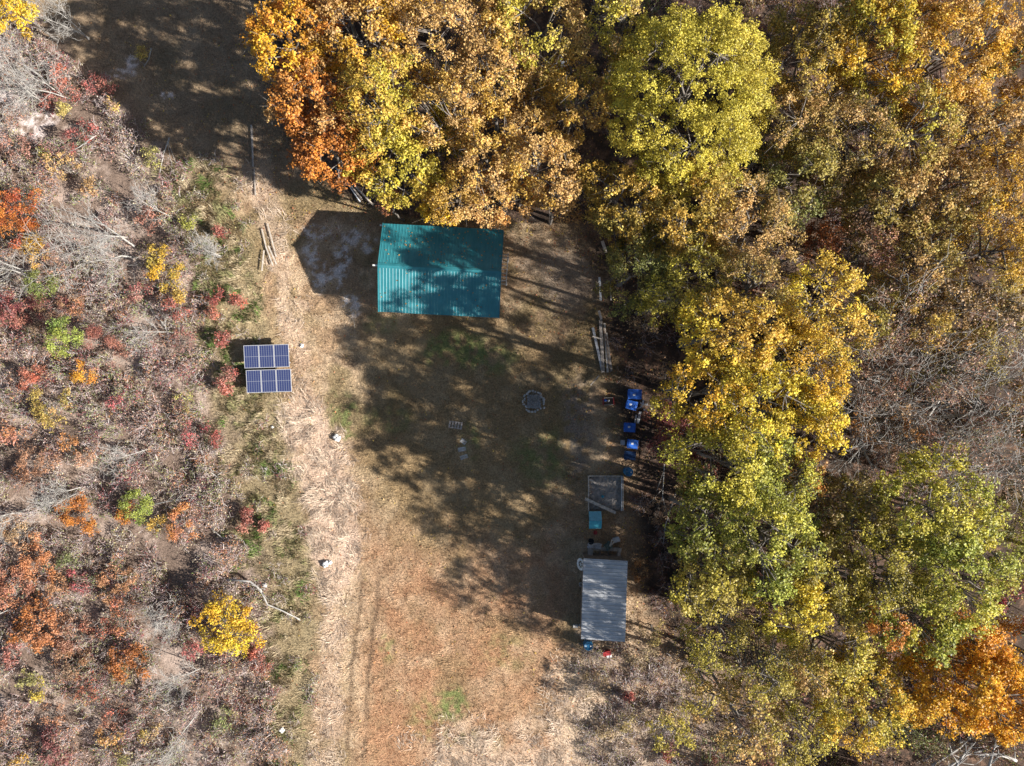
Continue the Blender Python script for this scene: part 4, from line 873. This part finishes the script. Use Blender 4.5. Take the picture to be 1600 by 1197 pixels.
# scrap heap and boards beside the bins
g = P(1003, 636); r = empty('scrap_heap', (g.x, g.y, 0), 0, label='heap of grey and white metal scrap right of the second blue bin', cat='scrap')
for i in range(14):
    mb = MB(); mb.box((r2.normal(0, .2), r2.normal(0, .26), .06 + .035 * i), (r2.uniform(.12, .5), r2.uniform(.05, .16), .025), (r2.normal(0, .2), r2.normal(0, .2), r2.uniform(0, 3))); mb.build('scrap_piece', [M_METAL, M_WHITE, M_DARK][i % 3], r)
def board(px0, py0, px1, py1, wd, th, z0, z1, mat, label, name='board', cat='board', group=None):
    a_ = P(px0, py0); b_ = P(px1, py1); a_.z = z0; b_.z = z1; c = (a_ + b_) / 2
    mb = MB(); mb.beam(a_ - c, b_ - c, wd, th); o = mb.build(name, mat); o.location = c; return tag(o, label, cat, group)
board(999, 643, 995, 661, .16, .05, .35, .35, M_WHITE, 'white board between the scrap heap and the third blue bin')
board(993, 648, 991, 660, .1, .05, .3, .3, M_METAL, 'short grey slat left of the white board by the bins')
g = P(972, 691); mb = MB(); mb.box((0, 0, .14), (.26, .3, .28), bevel=.02); mb.box((0, 0, .29), (.29, .33, .03), bevel=.01); o = mb.build('small_box', M_METAL); o.location = (g.x, g.y, 0); tag(o, 'small grey box left of the fourth blue bin', 'box')
# crate
g = P(950, 627); cr_ = empty('crate', (g.x, g.y, 0), math.radians(2), label='open red-brown crate with odds and ends, left of the blue bins', cat='crate')
for s_ in (-1, 1):
    mb = MB(); mb.box((s_ * .34, 0, .17), (.035, .5, .32)); mb.build('side_panel', M_RED, cr_); mb = MB(); mb.box((0, s_ * .235, .17), (.64, .03, .30)); mb.build('side_panel', M_PALEWOOD, cr_)
mb = MB(); mb.box((0, 0, .03), (.64, .43, .03)); mb.build('base', M_BROWNWOOD, cr_)
g = P(948, 626); mb = MB(); mb.lathe([(.07, 0), (.08, .12), (.03, .2), (.03, .24)], sides=14); o = mb.build('bottle', M_WHITE, None, True); o.location = (g.x + .1, g.y, .046); tag(o, 'white bottle standing in the open crate', 'bottle')
g = P(948, 626); mb = MB(); mb.box((0, 0, .07), (.2, .14, .14), bevel=.02); mb.box((0, 0, .145), (.06, .12, .02), bevel=.005); o = mb.build('toolbox', M_BLUE); o.location = (g.x - .12, g.y + .02, .046); tag(o, 'small blue toolbox lying in the open crate', 'toolbox')

# sandbox
g = P(946, 770); sb = empty('sandbox', (g.x, g.y, 0), math.radians(0), label='square wooden sandbox frame with grey sand between bins and dog house', cat='sandbox')
mb = MB(); mb.box((-1.16, 0, .12), (.07, 2.36, .26)); mb.build('side_board', M_PALEWOOD, sb)
mb = MB(); mb.box((1.06, 0, .14), (.08, 2.38, .3)); mb.build('side_board', M_METAL, sb); mb = MB(); mb.box((1.16, -.01, .14), (.07, 2.36, .28)); mb.build('side_board', M_PALEWOOD, sb)
mb = MB(); mb.box((-.06, 1.16, .115), (2.12, .06, .25)); mb.build('side_board', M_PALEWOOD, sb); mb = MB(); mb.box((-.06, -1.16, .09), (2.12, .05, .18)); mb.build('side_board', M_BROWNWOOD, sb)
mb = MB(); crumple(mb, 2.1, 2.25, 22, r2, .035, (-.05, 0, .06)); mb.build('sand', simple('sand', (.27, .24, .21), .95, var=.35, scale=5), sb)
board(913.5, 778, 961, 800, .20, .07, .34, .30, M_PALEWOOD, 'weathered plank laid across the lower left corner of the sandbox', 'plank', 'plank')
board(921, 748, 935, 757, .14, .04, .28, .14, M_PALEWOOD, 'short pale board in the upper left corner of the sandbox')
g = P(941, 775); mb = MB(); mb.lathe([(.07, 0), (.1, .14), (.085, .145), (.06, .02)], sides=16); o = mb.build('bucket', M_TURQ, None, True); o.location = (g.x, g.y, .1); tag(o, 'small turquoise toy bucket in the sandbox', 'bucket')
# dog house
g = P(930.5, 813.5, .8); dh = empty('dog_house', (g.x, g.y, 0), math.radians(1), label='small turquoise dog house with a gable roof above the grey shed', cat='dog house')
mb = MB(); wx, wy = .36, .50
mb.poly([(-wx, -wy, -.02), (wx, -wy, -.02), (wx, wy, -.02), (-wx, wy, -.02), (-wx, -wy, .6), (wx, -wy, .6), (wx, wy, .6), (-wx, wy, .6), (-wx, 0, .84), (wx, 0, .84)], [(0, 1, 5, 4), (2, 3, 7, 6), (1, 2, 6, 9, 5), (3, 0, 4, 8, 7), (0, 3, 2, 1), (4, 5, 9, 8), (6, 7, 8, 9)])
mb.build('wall', M_PALEWOOD, dh)
for s_, mt in ((-1, M_TURQ), (1, M_TURQ2)):  # north roof half has the paler turquoise
    mb = MB(); mb.poly([(-.42, s_ * .58, .585), (.42, s_ * .58, .585), (.42, s_ * .004, .875), (-.42, s_ * .004, .875), (-.42, s_ * .58, .555), (.42, s_ * .58, .555), (.42, s_ * .004, .845), (-.42, s_ * .004, .845)], [(0, 1, 2, 3), (4, 5, 6, 7), (0, 1, 5, 4), (1, 2, 6, 5), (2, 3, 7, 6), (3, 0, 4, 7)]); mb.build('roof', mt, dh)
mb = MB(); mb.box((-.362, 0, .27), (.02, .3, .42)); mb.build('doorway_shade', M_DARK, dh)  # dark slab on the closed wall, painted as the shade inside an opening
g = P(930, 832); mb = MB(); mb.lathe([(.1, 0), (.15, .02), (.13, .07), (.115, .07), (.1, .03)], sides=18); o = mb.build('bowl', M_RED, None, True); o.location = (g.x, g.y, .03); tag(o, 'red bowl on the ground below the turquoise dog house', 'bowl')
# red cooler
g = P(948, 1021); r = empty('cooler', (g.x, g.y, 0), math.radians(12), label='red cooler box with a white lid lying open below the grey shed', cat='cooler')
mb = MB(); mb.box((0, .1, .16), (.55, .3, .32), bevel=.03); mb.build('body', M_RED, r); mb = MB(); mb.box((.12, -.2, .06), (.36, .22, .05), bevel=.015); mb.build('lid', M_WHITE, r)
g = P(899, 977); mb = MB(); mb.box((0, 0, .12), (.34, .2, .24), bevel=.02); mb.box((.32, .04, .1), (.2, .16, .2), bevel=.02); o = mb.build('cinder_block', M_STONE); o.location = (g.x, g.y, 0); tag(o, 'pale concrete blocks left of the grey shed near its lower end', 'block')
g = P(907, 912); mb = MB(); mb.lathe([(.1, 0), (.13, .28), (.12, .285), (.09, .03)], sides=16); o = mb.build('bucket', M_WHITE, None, True); o.location = (g.x, g.y, 0); tag(o, 'white bucket against the left wall of the grey shed', 'bucket')

# fire ring
g = P(834.5, 627); fp = empty('fire_ring', (g.x, g.y, 0), 0, label='round stone fire ring with ashes in the shaded clearing', cat='fire pit')
for k in range(22):
    a_ = 2 * math.pi * k / 22 + r2.normal(0, .03); rr = .68 + r2.normal(0, .045)
    mb = MB(); bmesh.ops.create_icosphere(mb.bm, subdivisions=2, radius=1)
    sx, sy, sz = r2.uniform(.07, .13), r2.uniform(.06, .11), r2.uniform(.04, .08)
    for v in mb.bm.verts: v.co = Vector((v.co.x * sy, v.co.y * sx, v.co.z * sz)) * (1 + r2.normal(0, .06))
    o = mb.build('stone', M_STONE, fp, True); o.location = (rr * math.cos(a_), rr * math.sin(a_), .04); o.rotation_euler[2] = a_
mb = MB(); crumple(mb, .92, .92, 12, r2, .03, (0, 0, .05)); mb.build('ash_bed', M_ASH, fp)
P0 = np.array([[r2.normal(0, .2), r2.normal(.1, .22), .06] for _ in range(70)]); dd = np.array([[r2.normal(0, .25), r2.normal(0, .25), r2.uniform(.02, .25)] for _ in range(70)])
V, F = segs_mesh(P0, P0 + dd, np.full(70, .012), np.full(70, .006), 4); link('kindling', np_mesh('kindling', V, F), M_PALEBARK, fp)

# pallet and slabs
g = P(712, 664); r = empty('pallet', (g.x, g.y, 0), math.radians(-8), label='small grey slatted pallet in the middle of the clearing', cat='pallet')
for i in range(5): mb = MB(); mb.box((-.4 + i * .2, 0, .11), (.12, .5, .022)); mb.build('slat', M_WOOD, r)
for y_ in (-.2, .2): mb = MB(); mb.box((0, y_, .055), (.92, .07, .085)); mb.build('bearer', M_WOOD, r)
for i, (x_, y_) in enumerate([(724, 690), (722, 702), (725, 714)]):
    g = P(x_, y_); mb = MB(); mb.box((0, 0, .015), (r2.uniform(.34, .55), r2.uniform(.25, .4), .06), (r2.normal(0, .05), r2.normal(0, .05), r2.normal(0, .35)), bevel=.02); o = mb.build('paving_slab', M_STONE); o.location = (g.x, g.y, 0)
    tag(o, ['upper one of three grey slabs below the pallet', 'middle one of three grey slabs below the pallet', 'lowest one of three grey slabs below the pallet'][i], 'slab', 'slabs below the pallet')
# white stones
M_RWHITE = simple('chalky_stone', (.60, .585, .55), .9, var=.2, scale=5)
def rock(px, py, s, label, mat=None):
    g = P(px, py); mb = MB(); bmesh.ops.create_icosphere(mb.bm, subdivisions=3, radius=s)
    for v in mb.bm.verts:
        n = v.co.normalized(); v.co = v.co * (1 + .25 * math.sin(n.x * 4 + px) * math.cos(n.y * 5 + py) + r2.normal(0, .03)); v.co.z *= .75
    o = mb.build('rock', mat or M_RWHITE); o.location = (g.x, g.y, s * .35); return tag(o, label, 'rock', 'white rocks')
rock(527, 684, .26, 'white rock on the straw left of the middle of the clearing'); rock(509, 881, .22, 'white rock with a dark hollow lower on the straw track'); rock(516, 878, .14, 'smaller white rock touching the lower one on the track')
rock(416, 657 + 75, .1, 'tiny white stone in the weeds below the solar panels'); rock(426, 667, .1, 'tiny white stone just below the lower right of the solar panels'); rock(414, 914, .16, 'white stone beside the fallen branch'); rock(441, 1140, .2, 'white rock in the weeds near the bottom edge'); rock(446, 1172, .14, 'smaller white rock close to the bottom edge'); rock(1112, 1115, .2, 'white rock among the sparse saplings at the lower right'); rock(472, 540, .14, 'pale stone right of the upper solar panels'); rock(488, 1076 + 4, .1, 'tiny white stone left of the wheel ruts')
g = P(235, 576); mb = MB(); mb.box((0, 0, .25), (.82, .36, .05), (.1, .05, math.radians(4)), bevel=.008); o = mb.build('white_panel', M_WHITE); o.location = (g.x, g.y, 0); tag(o, 'white flat panel lying in the thicket left of the solar panels', 'panel')

# poles, boards, pipes, lumber
board(394, 196, 397, 262, .12, .08, .12, .14, M_WOOD, 'long grey pole lying in the shade at the left of the grass', 'pole', 'pole')
board(398, 265, 400, 306, .08, .06, .1, .1, M_WOOD, 'second shorter pole continuing below the long grey one', 'pole', 'pole')
for i, (a_, b_, c_, d_, l) in enumerate([(410, 358, 418, 392, 'leftmost upper pale board beside the weeds'), (419, 350, 433, 402, 'long pale board at the top right of the scattered boards'), (416, 384, 428, 416, 'pale board in the middle of the scattered boards'), (414, 392, 411, 424, 'pale board pointing straight down at the lower left of the scattered boards'), (421, 385, 434, 414, 'pale board at the lower right of the scattered boards')]):
    board(a_, b_, c_, d_, .085, .03, .10 + .03 * i, .13 + .03 * i, M_PALEWOOD, l, group='scattered pale boards left of the track')
for i, (a_, b_, c_, d_, l, m_) in enumerate([(525, 262, 548, 292, 'upper grey pipe under the rust coloured oak', M_METAL), (529, 264, 563, 316, 'longest grey pipe pointing at the green roof', M_METAL), (549, 285, 583, 320, 'pale pole right of the longest grey pipe', M_PALEWOOD), (540, 280, 566, 312, 'dark pipe between the two long ones', M_WOOD)]):
    A_ = P(a_, b_, .1 + .05 * i); B_ = P(c_, d_, .15 + .05 * i); c0 = (A_ + B_) / 2; mb = MB(); mb.tube([A_ - c0, B_ - c0], .06, 8); o = mb.build('pipe', m_, None, True); o.location = c0; tag(o, l, 'pipe', 'pipes northwest of the green building')
for i, (a_, b_, c_, d_, w_, m_, l) in enumerate([
  (926, 512, 941, 580, .16, M_METAL, 'grey-blue metal strip at the left side of the lumber pile'), (938, 500, 942, 582, .22, M_WOOD, 'wide grey board, left in the lumber pile'), (944, 505, 949, 582, .13, M_PALEWOOD, 'pale board in the middle of the lumber pile'),
  (947, 520, 955, 580, .12, M_WOOD, 'grey board at the right of the lumber pile'), (943, 512, 953, 582, .08, M_BROWNWOOD, 'thin brown board on the right of the lumber pile'), (936, 434, 938, 470, .14, M_WHITE, 'white slatted board above the lumber pile'),
  (953, 448, 954, 470, .08, M_PALEWOOD, 'short pale stake right of the white slatted board'), (935, 486, 939, 500, .16, M_PALEWOOD, 'short pale offcut at the top end of the lumber pile'), (925, 526, 938, 530, .08, M_PALEWOOD, 'short stick laid crosswise over the lumber pile'),
  (935, 587, 922, 602, .07, M_PALEWOOD, 'small stick below the lumber pile'), (940, 378, 946, 396, .2, M_PALEWOOD, 'pale board end showing at the edge of the dark olive oak')]):
    board(a_, b_, c_, d_, w_, .05, .10 + .022 * i, .12 + .022 * i, m_, l, group='boards of the lumber pile')
g = P(871, 106, 2.6); st = empty('deer_stand', (g.x, g.y, 0), math.radians(-35), label='grey flat-topped stand seen through a gap in the orange canopy', cat='stand')
mb = MB(); mb.box((0, 0, 2.6), (.75, 2.0, .06)); mb.build('roof', M_ZINC, st)
for sx in (-.3, .3):
    for sy in (-.85, .85): mb = MB(); mb.box((sx, sy, 1.24), (.07, .07, 2.66)); mb.build('post', M_WOOD, st)

def fallen(pts, r0, label, name='fallen_branch', cat='branch', z=.25, mat=None, side=5):
    W = [P(x, y, z) for x, y in pts]; c0 = W[0].copy(); c0.z = 0; rg3 = np.random.default_rng(int(pts[0][0] * 5 + pts[0][1]))
    pp = [q - c0 + Vector((0, 0, rg3.normal(0, .05))) for q in W]; n = len(pp)
    mb = MB(); mb.tube(pp, [r0 * (1 - .6 * i / (n - 1)) for i in range(n)], 7)
    for _ in range(side):
        i = rg3.integers(0, n - 1); q = pp[i].lerp(pp[i + 1], rg3.random()); d = (pp[i + 1] - pp[i]).normalized() + Vector(rg3.normal(0, .6, 3)); d.z = abs(d.z) * .4; L = rg3.uniform(.4, 1.1)
        mb.tube([q, q + d * L * .5 + Vector((0, 0, .05)), q + d * L], [r0 * .35, r0 * .25, r0 * .1], 5)
    o = mb.build(name, mat or M_PALEBARK, None, True); o.location = c0; return tag(o, label, cat)
fallen([(355, 905), (392, 908), (407, 922), (418, 945), (440, 955), (468, 968)], .085, 'long pale fallen branch with a bend, beside the large gold bush', z=.6)
fallen([(282, 462), (283, 485), (281, 520)], .05, 'grey upright stem under the red vine', 'fallen_sapling', 'sapling')
fallen([(226, 468), (245, 495), (268, 520)], .06, 'pale leaning dead trunk left of the red vine', 'fallen_tree', 'tree')
fallen([(308, 690), (318, 715), (322, 735), (340, 745), (346, 775)], .09, 'weathered pale log below the magenta red bush', 'log', 'log', .3)
fallen([(210, 385), (160, 350), (128, 338)], .06, 'white fallen limb among the bare saplings, upper thicket', 'fallen_branch', 'branch', .8)
fallen([(10, 122), (50, 150), (62, 155)], .05, 'grey fallen branch at the left edge, top', z=.8); fallen([(15, 88), (50, 110), (80, 132)], .05, 'grey fallen branch right above the other one, top left', z=.9)
fallen([(150, 212), (125, 230), (105, 240)], .04, 'thin pale fallen stick right of the deep red bush', z=.9); fallen([(265, 215), (255, 240), (250, 270)], .05, 'bent fallen branch right of the lime green bush', z=.5)
fallen([(330, 825), (352, 845)], .05, 'short white fallen stick right of the orange red bush', z=.4, side=1); fallen([(230, 790), (270, 782), (305, 778)], .05, 'grey branch arching from the lowest cedar', z=.8)
fallen([(236, 75), (232, 92), (224, 105)], .05, 'curved pale stick on the shaded grass, top left', z=.2, side=1); fallen([(540, 490), (553, 500), (555, 522)], .02, 'thin straight stick below the left end of the green building', z=.1, side=0)
fallen([(1100, 640), (1040, 700), (1035, 780)], .05, 'thin dead limb in the shade right of the bins', z=1.0); fallen([(1057, 770), (1040, 820), (1036, 850)], .05, 'long thin dead pole right of the dog house', z=.6)
for i, pts in enumerate([[(1440, 1190), (1480, 1172), (1520, 1150)], [(1455, 1196), (1500, 1168), (1530, 1140)], [(1470, 1205), (1510, 1180), (1560, 1165)], [(1545, 1200), (1552, 1170), (1560, 1150)], [(1490, 1205), (1500, 1185), (1525, 1160)], [(1590, 1190), (1560, 1178), (1530, 1182)]]):
    fallen(pts, .10, ['lowest', 'second', 'third', 'upright', 'shortest', 'rightmost'][i] + ' grey dead limb of the heap at the bottom right below the orange maples', 'dead_limb', 'limb', z=1.5 + .25 * i, side=9)
print('faces', sum(len(o.data.polygons) for o in SC.objects if o.type == 'MESH'), 'objs', len(SC.objects))
